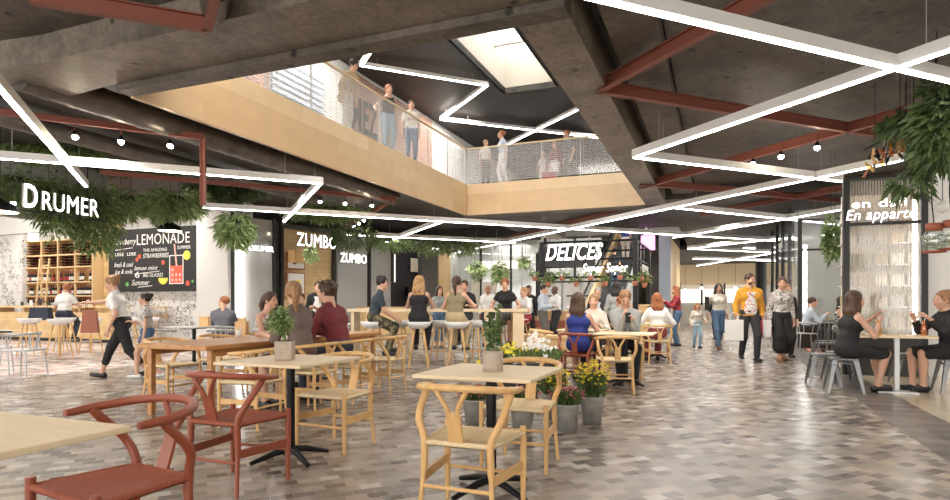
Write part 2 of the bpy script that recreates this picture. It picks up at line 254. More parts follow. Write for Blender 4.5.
# lower ceilings (concrete)
struct('ceiling',MB().ab(-27,-7.3,4.6,24,4.4,4.55),'concrete_dark')
struct('ceiling',MB().ab(-14,14,-8,4.6,4.3,4.85),'concrete')
struct('ceiling',MB().ab(-27,-14,-8,4.6,4.4,4.55),'concrete_dark'); struct('ceiling',MB().ab(-12,-1.3,33.2,48,4.0,4.2),'concrete_dark')
struct('ceiling',MB().ab(-.55,14,4.6,17.1,4.3,4.85),'concrete')
struct('ceiling',MB().ab(-7.3,-1.3,17.25,23,4.0,4.8),'concrete_dark'); struct('ceiling',MB().ab(-1.3,14,17.1,48,4.0,4.8),'concrete_dark'); struct('ceiling',MB().ab(-27,-7.3,24,48,4.0,4.8),'concrete_dark')
def beam_ab(a0,a1,b0,b1,z0,z1,m,lab):
    o=MB().ab(a0,a1,b0,b1,z0,z1).build('concrete_beam',m); tag(o,lab,'beam'); return o
_pl=[W(-1.3,4.6)[:2],W(-1.3,5.42)[:2],W(-7.3,5.42)[:2],PZ(65,98,3.98)[:2],PZ(-52,74.5,3.98)[:2],W(-7.3,4.6)[:2]]
tag(MB().prism(_pl,3.98,4.7).build('concrete_beam','concrete_pale'),'broad pale concrete edge beam across the near side of the ceiling void','beam')
beam_ab(-7.15,-1.3,5.43,5.67,3.9,4.84,'concrete','thin concrete lip along the near edge of the ceiling void')
beam_ab(-1.82,-1.3,5.68,17.25,3.9,4.84,'concrete_pale','long concrete edge beam down the right side of the ceiling void')
beam_ab(-1.1,-.57,4.62,17.05,4.12,4.3,'concrete','second concrete ceiling beam just right of the dark slot')
beam_ab(-7.3,-1.83,17.13,17.6,3.86,3.99,'concrete','dark concrete beam under the far wooden fascia')
struct('ceiling',MB().ab(-1.3,-.55,4.6,17.1,4.45,4.85),'concrete_dark')
# upper storey
struct('floor',MB().ab(-9.8,-7.17,4.6,40,4.56,4.84),'grey_plaster'); struct('floor',MB().ab(-7.17,-.6,17.3,23,4.81,4.85),'grey_plaster')
S0,S1=HB(448,1)[2],0
sk=[PZ(448,37,8)[:2],PZ(505,94,8)[:2],PZ(557,87,8)[:2]]
ka,kb=AB(*sk[0]); kc,kd=AB(*sk[1]); ke,kf=AB(*sk[2]); SA0=(ka+kc)/2; SB1=kd; SA1=ke; SB0=kb-3.5
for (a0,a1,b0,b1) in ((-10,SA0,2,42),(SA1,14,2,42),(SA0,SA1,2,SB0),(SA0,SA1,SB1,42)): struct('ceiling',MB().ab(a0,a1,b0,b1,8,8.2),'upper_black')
mb=MB(); t=.06
mb.ab(SA0-t,SA0,SB0,SB1,8.0,9.3).ab(SA1,SA1+t,SB0,SB1,8.0,9.3).ab(SA0,SA1,SB1,SB1+t,8.0,9.3).ab(SA0,SA1,SB0-t,SB0,8.0,9.3)
struct('trim_1',mb,'warm_white')
o=thing('skylight','bright rooftop skylight with pale reveals above the upper floor','skylight',W((SA0+SA1)/2,(SB0+SB1)/2,9.3),ROT)
ww,ll=SA1-SA0,SB1-SB0
MB().box((0,0,.03),(ww,ll,.03)).build('pane','sky_glass',o)
for k in range(4): MB().box((0,-ll/2+ll*(k+.5)/4,-.08),(ww,.12,.16)).build('glazing_bar','warm_white',o)
# upper walls
struct('wall_left',MB().ab(-9.95,-9.8,2,42,4.6,8),'white_plaster'); struct('wall_back',MB().ab(-9.8,14,41,41.2,4.8,8),'grey_plaster')
struct('wall_right',MB().ab(13.8,14,2,41,4.85,8),'grey_plaster')
# wooden fascias
def fascia(p0,p1,lab):
    p0=Vector(p0);p1=Vector(p1); L=(p1-p0).length; an=math.atan2(p1.y-p0.y,p1.x-p0.x)
    o=MB().box((L/2,0,.475),(L,.08,.95)).build('wood_fascia','fascia_wood',loc=p0,rz=an); return tag(o,lab,'fascia')
fascia(W(-7.2,5.7,3.9),W(-7.2,17.1,3.9),'long plywood fascia slanting along the left side of the ceiling void')
fascia(W(-7.16,17.16,3.9),W(-1.84,17.16,3.9),'shorter plywood fascia across the far side of the ceiling void')
# railings
def railing(p0,p1,lab,n):
    p0=Vector(p0);p1=Vector(p1); L=(p1-p0).length; an=math.atan2(p1.y-p0.y,p1.x-p0.x)
    o=thing('railing',lab,'railing',p0,an)
    MB().box((L/2,0,.55),(L-.02,.012,1.04)).build('mesh_panel','railing_mesh',o)
    MB().box((L/2,0,1.1),(L,.06,.035)).build('handrail','oak_pale',o)
    for k in range(n+1): MB().box((.03+(L-.06)*k/n,.03,.55),(.02,.03,1.1)).build('post','pale_metal',o)
railing(W(-7.2,5.7,4.86),W(-7.2,17.1,4.86),'white mesh balustrade with timber handrail along the left upper landing',9)
railing(W(-7.16,17.16,4.86),W(-1.3,17.16,4.86),'white mesh balustrade along the far upper landing',5)
# upper wall features (on the plane a=-9.8, text and brick)
def upwall(px0,px1,py0,py1,m,name,lab,cat,off=.03):
    X0,Y0,b0=HA(px0,-9.78); X1,Y1,b1=HA(px1,-9.78); Ym=(Y0+Y1)/2
    z1,z0=ZZ(py0,Ym),ZZ(py1,Ym)
    o=MB().box(((b1-b0)/2,0,(z1-z0)/2),(b1-b0,off,z1-z0)).build(name,m,loc=W(-9.78,b0,max(z0,4.86)),rz=PI/2-TH); return tag(o,lab,cat)
upwall(352,432,100,170,'red_brick','brick_panel','orange brick wall panel on the upper storey behind two women','wall panel')
upwall(246,268,60,95,'red_brick','brick_panel','small orange brick wall patch at the near end of the upper storey','wall panel')
mb=MB(); X0,Y0,b0=HA(272,-9.7); X1,Y1,b1=HA(324,-9.7)
for k in range(14): mb.box(((b1-b0)/2,0,.1+k*.16),(b1-b0,.06,.09))
tag(mb.build('louvre_screen','pale_blue',loc=W(-9.7,b0,4.87),rz=PI/2-TH),'blue-grey louvred screen on the upper left wall','screen')
X,Y,b=HA(352,-9.7); o=thing('wall_sign','black letters on the white upper storey wall','sign',W(-9.7,b,ZZ(128,Y)),PI/2-TH)
text('MEZ',1.0,'ink',(0,0,0),0,parent=o,width=1.4,bold=.02)
# upper LED
def led(p,q,lab,grp=None,w=.09,h=.12):
    p=Vector(p);q=Vector(q); c=(p+q)/2; L=(q-p).length; an=math.atan2(q.y-p.y,q.x-p.x)
    o=thing('light_strip',lab,'light',(c.x,c.y,c.z),an,grp)
    MB().box((0,0,h/2+.012),(L,w,h)).build('housing','housing',o)
    MB().box((0,0,.004),(L,w*.62,.014)).build('diffuser','led',o)
    for f_ in (.12,.88):
        q_=p.lerp(q,f_); a_,b_=AB(q_.x,q_.y)
        if p.z<5 and -7.3<a_<-1.8 and 5.4<b_<17.2: continue
        zt_=8.0 if p.z>5 else (4.4 if a_<-7.3 and b_<24 else (3.98 if (4.6<b_<5.5 and a_<-1.3) or b_>17.1 else 4.3))
        MB().tube([((f_-.5)*L,0,h),((f_-.5)*L,0,zt_-p.z)],.004,4).build('suspension_wire','pale_metal',o)
def ledpx(x0,y0,x1,y1,lab,z=3.5,w=.09,h=.12): led(PZ(x0,y0,z),PZ(x1,y1,z),lab,None,w,h)
for (x0,y0,x1,y1,l) in ((378,42,361,66,'short upper light strip right of the man in the tan coat'),(361,66,487,86,'upper light strip running right from above the tan-coated man'),(487,86,441,120,'slanted upper light strip left of the skylight corner'),(441,120,640,143,'lowest upper light strip along the dark upstairs ceiling'),(505,146,590,104,'upper light strip rising right behind the far balustrade')): ledpx(x0,y0,x1,y1,l,7.7,.12,.1)
Z3=3.5
for (x0,y0,x1,y1,l) in (
 (540,-13,992,92,'long white light strip across the top right corner of the ceiling'),
 (1000,34,634,158,'white light strip slanting from the right edge down to the left'),
 (634,158,842,182,'white light strip running from the zigzag tip to the reeded partition'),
 (936,154,455,253,'longest white light strip crossing from the right plants to the centre'),
 (203,208,775,241,'very long faint light strip across the middle of the ceiling'),
 (-40,156,321,184,'white light strip from the left edge across the hanging ferns'),
 (321,184,284,222,'short slanted light strip hanging above the wood-backed stall'),
 (-30,56,86,187,'bright near light strip dropping diagonally at the upper left'),
 (384,243,443,222,'short slanted light strip left of the canopy frame'),
 (346,235,515,243,'light strip above the high table, left of the canopy'),
 (673,238,842,210,'light strip right of the canopy rising to the right'),
 (672,208,842,225,'thin light strip crossing over the corridor entrance'),
 (688,249,796,237,'light strip over the corridor rising right'),
 (688,249,778,253,'light strip over the corridor, nearly level'),
 (693,259,776,261,'level light strip deep in the corridor'),
 (697,266,770,254,'slanted light strip deep in the corridor'),
 (700,272,775,270,'farthest but one corridor light strip'),
 (704,277,772,273,'farthest corridor light strip')):
    ledpx(x0,y0,x1,y1,l,Z3+random.Random(x0).random()*.02)
# corten beams
def cbeam(p,q,lab,w=.09,h=.14):
    p=Vector(p);q=Vector(q); L=(q-p).length; c=(p+q)/2; d=(q-p).normalized(); mb=MB()
    e=thing('steel_beam',lab,'beam',c); e.rotation_mode='QUATERNION'; e.rotation_quaternion=d.to_track_quat('X','Z')
    MB().box((0,0,0),(L,.015,h)).build('web','corten',e); 
    for s in (-1,1): MB().box((0,0,s*h/2),(L,w,.014)).build('flange','corten',e)
def cpx(x0,y0,x1,y1,lab,z=3.95): t=x1<450 and y1>50; cbeam(PZ(x0,y0,z),PZ(x1,y1,z),lab,.06 if t else .09,.08 if t else .14)
for a in ((599,87,775,-10,'rust-red steel beam rising from the zigzag corner to the top edge'),(599,87,848,128,'rust-red steel beam running right below the ceiling slab'),(848,128,1000,84,'rust-red steel beam running into the right hand plants'),(848,128,640,186,'rust-red steel beam slanting down left behind the three spotlights'),(848,128,950,144,'short rust-red steel beam behind the hanging glass ornament'),
 (30,-5,207,24,'rust-red steel beam at the top left corner'),(207,24,216,-12,'short rust-red steel beam end beside the round duct top left'),(-30,108,203,137,'rust-red steel beam carrying the three left spotlights'),(100,172,395,199,'rust-red steel beam behind the wood-backed stall sign'),(395,199,330,236,'short rust-red steel beam slanting down by the three centre spotlights'),
 (640,182,842,200,'faint rust-red beam behind the right zigzag'),(700,214,842,188,'rust-red beam behind the reeded partition top'),(500,240,640,204,'rust-red beam beneath the far fascia')): cpx(*a)
X,Y,Z=PZ(203,137,3.95); cbeam((X,Y,3.95),(X,Y,ZZ(205,Y)),'vertical rust-red steel post hanging from the left beam',.06,.07)
# ducts
def duct(p,q,r,lab):
    p=Vector(p);q=Vector(q); n=int((q-p).length/.09); pts=[p.lerp(q,i/n) for i in range(n+1)]; rr=[r*(1.05 if i%4==0 else 1) for i in range(n+1)]
    tag(MB().tube(pts,rr,16).build('air_duct','duct'),lab,'duct')
duct(W(-8.3,4.95,4.1),W(-8.3,14.6,4.1),.2,'dark spiral air duct beside the long left fascia')
duct(W(-10.6,5.5,4.15),W(-10.6,14.3,4.15),.15,'dark spiral air duct above the left hanging ferns')
duct(PZ(215,-14,4.1),PZ(216,10,4.1),.14,'round duct stub at the top edge left of centre')
# ---- spotlights
def spot(x,y,lab,grp,z=3.72):
    p=PZ(x,y,z); o=thing('spotlight',lab,'spotlight',p,0,grp)
    MB().tube([(0,0,.03),(0,0,.2)],.009,6).build('stem','corten',o); MB().lathe([(.035,0),(.04,.05),(.012,.09)],n=10).build('shade','black_metal',o); MB().ball((0,0,-.015),.042,10,8).build('bulb','bulb',o)
for i,(x,y,l) in enumerate(((75,136,'left of the three spotlights on the left rust beam'),(121,141,'middle of the three spotlights on the left rust beam'),(170,145,'right of the three spotlights on the left rust beam'),(320,201,'left of the three small spotlights above the wood stall'),(345,203,'middle of the three small spotlights above the wood stall'),(372,205,'right of the three small spotlights above the wood stall'),(753,163,'left of the three spotlights on the right rust beam'),(781,156,'middle of the three spotlights on the right rust beam'),(817,147,'right of the three spotlights on the right rust beam'))): spot(x,y,l,['left beam spotlights','centre spotlights','right beam spotlights'][i//3])
for i,(x,y) in enumerate(((354,226),(359,223),(364,220))): spot(x,y,'tiny warm spotlight in the row left of the canopy','tiny spotlights',3.8)
# ---------------------------------------------------------------- left shops
bw=14.5
struct('wall_back',MB().ab(-28,HB(22,bw)[2],bw,bw+.2,0,4.4),'doodle_wall')
struct('wall_back',MB().ab(HB(22,bw)[2],-13.9,bw+.6,bw+.8,0,4.4),'doodle_wall')
struct('wall_back',MB().ab(HB(204,bw)[2],-13.9,bw-.3,bw+.6,0,4.4),'white_plaster')
struct('wall_left',MB().ab(-28,-27.8,-8,bw,0,4.4),'white_plaster')
struct('trim_2',MB().ab(-28,-13.95,10.2,10.35,3.02,4.4),'grey_plaster')
struct('trim_3',MB().ab(-14.1,-13.95,4,10.2,3.02,4.4),'grey_plaster')
# wine shelf
X0,Y0,a0=HB(24,bw+.1); X1,Y1,a1=HB(92,bw+.1); Wd=a1-a0
sh=thing('wine_shelf','tall light wood wine shelf behind the left bar','shelf',W(a0,bw+.1,0),ROT)
zt=3.5; mb=MB(); mb.box((Wd/2,.47,zt/2),(Wd,.03,zt)); mb.build('back_panel','counter_wood',sh)
cols=4; zs=[1.0,1.45,1.95,2.5,2.95,3.5]
for k in range(cols+1): MB().box((.02+(Wd-.04)*k/cols,.24,zt/2),(.05,.44,zt)).build('upright','counter_wood',sh)
for z in zs+[.08]: MB().box((Wd/2,.23,z),(Wd,.42,.05)).build('shelf_board','counter_wood',sh)
wp=MB().box(((HB(108,bw)[2]-a1)/2-.04,.43,2.2),(HB(108,bw)[2]-a1-.08,.08,4.4)).build('timber_pier','slat_wood',loc=W(a1+.04,bw+.1,0),rz=ROT); tag(wp,'full-height light wood panel between wine shelf and blackboard','panel')
def make_bottle(lm):
    o=thing('wine_bottle','dark wine bottle standing on the bar shelf','bottle')
    _g=MB().lathe([(.036,0),(.038,.02),(.038,.19),(.015,.25),(.014,.31)],n=8).build('glass_body','wine',o)
    MB().lathe([(.039,.05),(.039,.15)],n=8).build('bottle_label',lm,_g); MB().lathe([(.016,.26),(.016,.315),(0,.315)],n=8).build('capsule','capsule_red',o); return o
pr=[make_bottle('wine_label'),make_bottle('wine_red_label')]; us=[0,0]
for row,z in enumerate((1.0,1.45,1.95)):
    for c in range(cols):
        for k in range(7):
            if random.random()<.14: continue
            x=.02+(Wd-.04)*c/cols+.09+k*(Wd/cols-.18)/6; j=1 if random.random()<.15 else 0
            p=W(a0+x*1,bw+.2,z+.026); lab='dark wine bottle standing upright on the lower boards of the wine shelf'; sc_=1.15
            if not us[j]: pr[j].location=p; us[j]=1; pr[j].scale=(1.2,1.2,1.2); tag(pr[j],lab,None,'standing wine bottles')
            else: copy_tree(pr[j],None,p,None,lab,'standing wine bottles')
bl=MB().lathe([(.015,0),(.015,.06),(.038,.13),(.038,.32),(0,.32)],n=8)
b0=bl.build('wine_bottle','wine'); MB().lathe([(.018,-.005),(.018,.04),(0,-.005)],n=8).build('capsule','capsule_red',b0)
tag(b0,'wine bottle lying neck outward in the upper rack of the wine shelf','bottle','lying wine bottles'); b0.rotation_euler=(R(-90),0,ROT); fst=True
for row in range(2):
    for c in range(cols):
        for k in range(4):
            for l in range(4):
                x=.02+(Wd-.04)*c/cols+.14+l*(Wd/cols-.28)/3; z=zs[3+row]+.075+k*.1; p=W(a0+x,bw+.12,z)
                if fst: b0.location=p; fst=False; continue
                c_=copy_tree(b0,None,p)
ld=thing('ladder','light wood library ladder leaning on the wine shelf','ladder',W(HB(52,bw)[2],bw-.1,0),ROT)
for s in (-1,1): MB().box((s*.25,-.1,1.4),(.06,.04,2.8),rx=R(-5)).build('stile','counter_wood',ld)
for k in range(9): MB().box((0,.02-k*-.02-.1,.3+k*.28),(.46,.04,.04)).build('rung','counter_wood',ld)
ld.location.y-=.25
# blackboard
X0,Y0,c0=HB(108.5,bw+.4); X1,Y1,c1=HB(199.5,bw+.4); Bw=c1-c0; Ym=(Y0+Y1)/2; zb0,zb1=ZZ(291.5,Ym),ZZ(228,Ym); Bh=zb1-zb0
bb=thing('blackboard','large black chalkboard menu with lemonade lettering and fruit drawing','blackboard',W(c0,bw+.4,zb0),ROT)
MB().box((Bw/2,.03,Bh/2),(Bw,.05,Bh)).build('board','blackboard',bb)
def bt(s,x,y,h,wd,sh=0,m='chalk'): text(s,h*Bh,m,(x*Bw,-.004,(1-y)*Bh),0,'lettering',bb,.004,sh,wd*Bw)
bt('Strawberry',.06,.27,.13,.26,.35); bt('LEMONADE',.33,.26,.17,.57); bt('LEBE  LEBE',.08,.42,.05,.24); bt('THE AMAZING',.40,.37,.05,.26); bt('STRAWBERRIES',.40,.47,.07,.28,.2)
bt('SUMMER',.77,.35,.05,.14); bt('fresh & cool',.07,.60,.08,.22,.4); bt('lemon mint',.30,.66,.07,.26,.4); bt('Ice & soda',.08,.71,.07,.2,.4); bt('6',.31,.78,.1,.05); bt('BIG GLASSES',.40,.77,.06,.22,.2); bt('Summer',.27,.90,.09,.2,.4)
for (x,y,wd) in ((.08,.31,.2),(.3,.70,.28),(.34,.92,.16)): MB().box((x*Bw+wd*Bw/2,0,(1-y)*Bh),(wd*Bw,.006,.02),ry=R(-4)).build('underline','chalk',bb)
jx,jz=.76*Bw,.12*Bh
MB().box((jx,0,jz+.3),(.56,.008,.6)).build('jar_drawing','chalk_red',bb)
for s in (-1,1): MB().box((jx+s*.3,0,jz+.47),(.03,.01,.94)).build('jar_outline','chalk',bb)
MB().box((jx,-.002,jz+.94),(.6,.01,.03)).build('jar_outline','chalk',bb); MB().box((jx,-.002,jz),(.62,.01,.03)).build('jar_outline','chalk',bb)
for k in range(7): MB().box((jx-.17+.17*(k%3),-.006,jz+.12+.17*(k//3)),(.11,.006,.08),ry=.5*k).build('ice_drawing','chalk_pink',bb)
MB().box((jx-.03,-.008,jz+.95),(.06,.01,.75),ry=R(-8)).build('straw_drawing','chalk_pink',bb)
def dsk(x,z,r,m,half=False,n='fruit_drawing'):
    k=16; vs=[(x+r*math.cos((PI if half else 2*PI)*i/k+ (PI if half else 0)),-.006,z+r*math.sin((PI if half else 2*PI)*i/k+(PI if half else 0))) for i in range(k+1)]
    MB().add(vs,[tuple(range(k+1))]).build(n,m,bb)
dsk(.87*Bw,.55*Bh,.16,'chalk_yellow'); dsk(.62*Bw,.21*Bh,.22,'chalk_yellow',True); dsk(.36*Bw,.56*Bh,.08,'chalk_red'); dsk(.33*Bw,.51*Bh,.07,'chalk_red'); dsk(.62*Bw,.45*Bh,.08,'chalk_red'); dsk(.88*Bw,.12*Bh,.09,'chalk_red'); dsk(.93*Bw,.15*Bh,.05,'chalk_green'); dsk(.22*Bw,.12*Bh,.08,'chalk_green'); dsk(.08*Bw,.1*Bh,.1,'chalk_yellow')
# wall ledge right of blackboard
X,Y,a=HB(153,bw+.3); o=thing('wall_shelf','small light wood shelf below the blackboard','shelf',W(a,bw+.35,ZZ(307,Y)),ROT)
MB().box((0,0,0),(1.0,.3,.04)).build('shelf_board','counter_wood',o); MB().box((0,.1,-.3),(1.0,.04,.04)).build('rail','counter_wood',o)
for s in (-1,1): MB().box((s*.4,.12,-.2),(.03,.03,.4)).build('bracket','counter_wood',o)
# left bar counter
ca1=HB(110,12.4)[2]
bc=thing('bar_counter','long light wood bar counter in front of the wine shelf','counter',W(-26,12.4,0),ROT)
Lc=ca1+26
MB().box((Lc/2,.3,.5),(Lc,.5,.80)).build('front','slat_wood',bc); MB().box((Lc/2,.3,.05),(Lc-.1,.4,.10)).build('plinth','dark_frame',bc); MB().box((Lc/2,.25,1.08),(Lc+.1,.75,.06)).build('countertop','counter_wood',bc)
for k in range(8): MB().box((.1+k*(Lc-.2)/7,.3,.97),(.06,.5,.16)).build('post','counter_wood',bc)
for k in range(8):
    x=-21+k*.45; h=.12+.05*(k%3)
    tag(MB().lathe([(.04,0),(.045,h),(0,h)],n=10).build('cup',['wine','ceramic','phone'][k%3],loc=W(x,12.62,1.112)),['dark tumbler','white cup','black jar'][k%3]+' standing on the left bar counter','cup','cups on the left bar')
# DRUMER sign
p=PZ(23,207,3.1); ab=AB(p[0],p[1]); q=HA(98,ab[0]); L=math.hypot(q[0]-p[0],q[1]-p[1]); hz=ZZ(185,p[1])-3.1
sg=thing('shop_sign','glowing white capital letters hanging before the left bar ferns','sign',(p[0],p[1],3.1),PI/2-TH)
text('D',hz*1.08,'sign_glow',(0,0,0),0,parent=sg,depth=.07,width=.26,bold=.015); text('RUMER',hz*.86,'sign_glow',(.36,0,.0),0,parent=sg,depth=.05,width=L-.36,bold=-.004)
text('MR',hz*.9,'sign_glow',(-.95,0,.0),0,parent=sg,depth=.07,width=.55,bold=.015); MB().box((-.18,0,.04),(.07,.06,.07)).build('lettering','sign_glow',sg)
MB().box((L/2-.4,.05,-.06),(L+1.2,.03,.03)).build('mounting_rail','dark_frame',sg); 
for x in (-.6,L-.2): MB().tube([(x,.05,-.06),(x,.05,1.28)],.01,6).build('hanger','dark_frame',sg)
# black pendants with orange inside at left
def pend(px,py,z,lab):
    p=PZ(px,py,z); o=thing('pendant_lamp',lab,'lamp',p); MB().lathe([(.28,0),(.24,.12),(.06,.22),(.02,.26)],n=20).build('shade','black_metal',o); MB().lathe([(.27,.003),(.23,.11),(.06,.2)],n=20).build('shade_lining','lamp_warm',o); MB().tube([(0,0,.26),(0,0,4.4-z)],.008,6).build('cord','black_metal',o)
pend(0,212,2.8,'black dome pendant lamp glowing orange at the left edge'); pend(170,231,3.0,'black dome pendant lamp glowing orange over the blackboard')
# ---------------------------------------------------------------- facade F
F0=Vector((-7.46,18.65)); F1=Vector((-1.0,27.5)); fd=(F1-F0).normalized(); FA=math.atan2(fd.y,fd.x)
def HF(px):
    k=(px-475)/600; # F0+t fd ; x=k y
    t=(k*F0.y-F0.x)/(fd.x-k*fd.y); p=F0+fd*t; return (p.x,p.y,t)
_b=Vector((fd.y,-fd.x))*-3.4
struct('wall_back',MB().box((8.6,0,2.2),(15,.1,4.4)),'grey_plaster',loc=(F0.x+_b.x,F0.y+_b.y,0),rz=FA)
def fpanel(name,px0,px1,z0,z1,m,off=0,th=.05,kind=None,lab=None,cat=None):
    x0,y0,t0=HF(px0); x1,y1,t1=HF(px1); L=t1-t0; mb=MB().box((L/2,off,(z0+z1)/2),(L,th,z1-z0)); o=mb.build(name,m,loc=(x0,y0,0),rz=FA)
    tag(o,lab,cat,kind=kind); return o
def mull(px,lab,z1=4.0): x,y,t=HF(px); tag(MB().box((0,0,z1/2),(.1,.14,z1)).build('mullion','dark_frame',loc=(x,y,0),rz=FA),lab,'mullion')
for px,l in ((232,'first dark upright mullion left of the frosted glass'),(274,'thin dark mullion at the right of the frosted glass'),(281.5,'thick dark mullion left of the framed pictures'),(334,'dark mullion at the right end of the wooden stall'),(369,'dark mullion between the grey glass and the white bay'),(392,'dark mullion left of the dark shop interior'),(420,'dark mullion in the middle of the dark shop'),(465,'dark mullion right of the wood pier')): mull(px,l)
fpanel('window_1',236,272,.1,3.9,'frosted_glass',0,.02,'structure'); fpanel('window_2',337,367,.1,3.9,'frosted_glass',0,.02,'structure')
fpanel('wall_back',230,284,0,4,'warm_white',1.4,.1,'structure'); fpanel('wall_back',283,333,0,3.7,'slat_wood',.15,.1,'structure'); fpanel('wall_back',337,369,0,4,'grey_plaster',1.2,.1,'structure'); fpanel('wall_back',371,391,0,4,'grey_plaster',.05,.1,'structure')
fpanel('wall_back',394,440,0,4,'cloth_charcoal',1.2,.1,'structure'); fpanel('wall_back',441,448,0,4,'counter_wood',.0,.3,'structure'); fpanel('wall_back',449,466,0,4,'white_plaster',.05,.1,'structure')
fpanel('trim_4',371,448,3.5,3.98,'dark_frame',-.05,.1,'structure')
fpanel('display_shelf',396,412,2.1,3.3,'vitrine_light',1.0,.1,None,'softly lit wall display inside the dark shop','display'); fpanel('menu_card',428,437,2.6,3.2,'warm_white',1.0,.04,None,'pale framed card on the dark shop wall','picture')
fpanel('back_bar',422,438,1.5,1.9,'wine',.9,.2,None,'row of dark bottles on the dark shop back bar','shelf')
fpanel('service_counter',352,440,0,1.05,'counter_wood',-.5,.5,None,'light wood service counter before the dark shop','counter')
x,y,t=HF(240); tag(MB().box((0,-.1,1.9),(.10,.05,2.5)).build('tube_light','led',loc=(x,y,0),rz=FA),'vertical white light tube behind the frosted glass','light')
def fsign(px,py0,py1,px1,s,m,lab,off=-.12,sh=0,bold=.0,dep=.05):
    x,y,t=HF(px); x1,y1,t1=HF(px1); n=Vector((fd.y,-fd.x)); o=thing('shop_sign',lab,'sign',(x+n.x*-off*1,y+n.y*-off*1,ZZ(py1,y)),FA); text(s,ZZ(py0,y)-ZZ(py1,y),m,(0,0,0),0,parent=o,depth=dep,width=t1-t,shear=sh,bold=bold); return o
fsign(234,244,249.5,271,'MR. DRUMER','sign_glow','small glowing white sign on the frosted glass shopfront')
fsign(291,233,246,331,'ZUMBO','sign_glow','large white letters mounted on the wooden stall wall',-.3)
fsign(338,253,262,364,'ZUMBO','sign_glow','faint glowing white letters on the grey glass panel')
fsign(424,247,251,458,'SUPER SUPER','sign_glow','thin glowing lettering over the dark shop')
def picture(px0,px1,py0,py1,lab,j):
    x,y,t=HF(px0); x1,y1,t1=HF(px1); n=Vector((fd.y,-fd.x)); L=t1-t; z0,z1=ZZ(py1,y),ZZ(py0,y); H=z1-z0
    o=thing('framed_picture',lab,'picture',(x-fd.y*-.08,y-fd.x*.08,z0),FA)
    MB().box((L/2,0,H/2),(L,.04,H)).build('frame','bag_rust',o); MB().box((L/2,-.025,H/2),(L-.08,.01,H-.08)).build('print','paper',o); pr_=bpy.data.objects[-1] if 0 else [c for c in o.children if c.name.startswith('print')][0]
    for q in range(3): MB().ball((L*(.42+.1*q),-.03,H*(.4+.1*q)),(L*.12,.006,H*.11),8,6).build('motif',['ink','petal_yellow'][j],pr_)
picture(285,303,252,269,'upper framed print with dark motif on the wooden stall wall',0); picture(285,303,272,297,'lower framed print with yellow motif on the wooden stall wall',1)
o=fpanel('wall_lantern',286,299,2.55,2.95,'oak',-.25,.3,None,'slatted wooden wall lantern above the framed prints','lamp')
# back wall right of the facade
bk=25.1
wa0=AB(-1.0,27.5)[0]
struct('wall_back',MB().ab(wa0,-4.6,bk+.7,bk+.9,0,4),'white_plaster')
for i,px in enumerate((470,481,492,511,522,545,560,575,590)):
    X,Y,a=HB(px,bk); tag(MB().box((0,0,2),(.09 if i%2 else .05,.1,4)).build('mullion','dark_frame' if i%2 else 'pale_metal',loc=(X,Y,0),rz=ROT),'slender upright glazing bar of the white back shopfront','mullion','back shopfront glazing bars')
struct('window_3',MB().ab(wa0,-4.6,bk-.02,bk+.0,.1,3.9),'clear_glass')
o=MB().box((0,0,0),(1.7,.06,.35)).build('light_box','vitrine_light',loc=HB(500,bk)[:2]+(2.9,),rz=ROT); tag(o,'soft light panel inside the white back shopfront','light')
o=MB().box((0,0,0),(1.2,.06,.9)).build('poster','warm_white',loc=HB(484,bk)[:2]+(1.7,),rz=ROT); tag(o,'pale poster in the white back shopfront','poster')
fl=[(-2.2,9.5),(-8.8,19.5)]
for px in (552,572,588): 
    X,Y,a=HB(px,bk); o=thing('door_leaf','pale door with dark pull bar in the back shopfront','door',(X,Y-.2,0),ROT,'back shopfront doors'); _p=MB().box((0,0,1.15),(.75,.05,2.3)).build('panel','white_plaster',o); MB().box((0,-.05,1.5),(.5,.03,.06)).build('pull_bar','dark_frame',_p)
# ---------------------------------------------------------------- escalator
def esc(a0,a1,b0,b1,lab):
    z1=4.85; o=thing('escalator',lab,'escalator',W((a0+a1)/2,b0,0),ROT); Wd=a1-a0; L=b1-b0; n=24
    mb=MB()
    for k in range(n): mb.box((0,L*(k+.5)/n,z1*(k+1)/n/2),(Wd-.3,L/n*1.0,z1*(k+1)/n))
    mb.build('steps','step',o)
    for s in (-1,1):
        x=s*(Wd/2-.07)
        MB().add([(x-.06,-.8,0),(x+.06,-.8,0),(x+.06,-.8,.45),(x-.06,-.8,.45),(x-.06,L,z1-.3),(x+.06,L,z1-.3),(x+.06,L,z1+.45),(x-.06,L,z1+.45),(x-.06,.4,0),(x+.06,.4,0)],[(0,1,2,3),(4,7,6,5),(3,2,6,7),(0,3,7,4,8),(1,9,5,6,2),(0,8,9,1),(8,4,5,9)]).build('stringer',['counter_wood','white_plaster'][s>0],o)
        MB().add([(x-.01,-.8,.45),(x+.01,-.8,.45),(x+.01,-.8,1.0),(x-.01,-.8,1.0),(x-.01,L,z1+.45),(x+.01,L,z1+.45),(x+.01,L,z1+1.0),(x-.01,L,z1+1.0)],[(0,1,2,3),(4,7,6,5),(3,2,6,7),(0,3,7,4),(1,5,6,2)]).build('glass_side','clear_glass',o)
        MB().tube([(x,-1,.8),(x,-.8,1.0),(x,L,z1+1.0)],.04,8).build('handrail','black_metal',o)
esc(-4.35,-2.95,20.5,30,'escalator rising behind the canopy with pale wood side')
struct('wall_right',MB().ab(-2.0,-1.8,26,33,0,4.0),'counter_wood'); struct('trim_5',MB().ab(-2.2,-1.75,25.6,26,0,4.0),'steel_blue')
struct('wall_left',MB().ab(-7.3,-7.2,26,40,0,8),'warm_white'); struct('floor',MB().ab(-7.2,-1.3,30.2,41,4.6,4.85),'grey_plaster')
struct('wall_back',MB().ab(-4.6,-1.8,33,33.2,0,4.6),'grey_plaster')
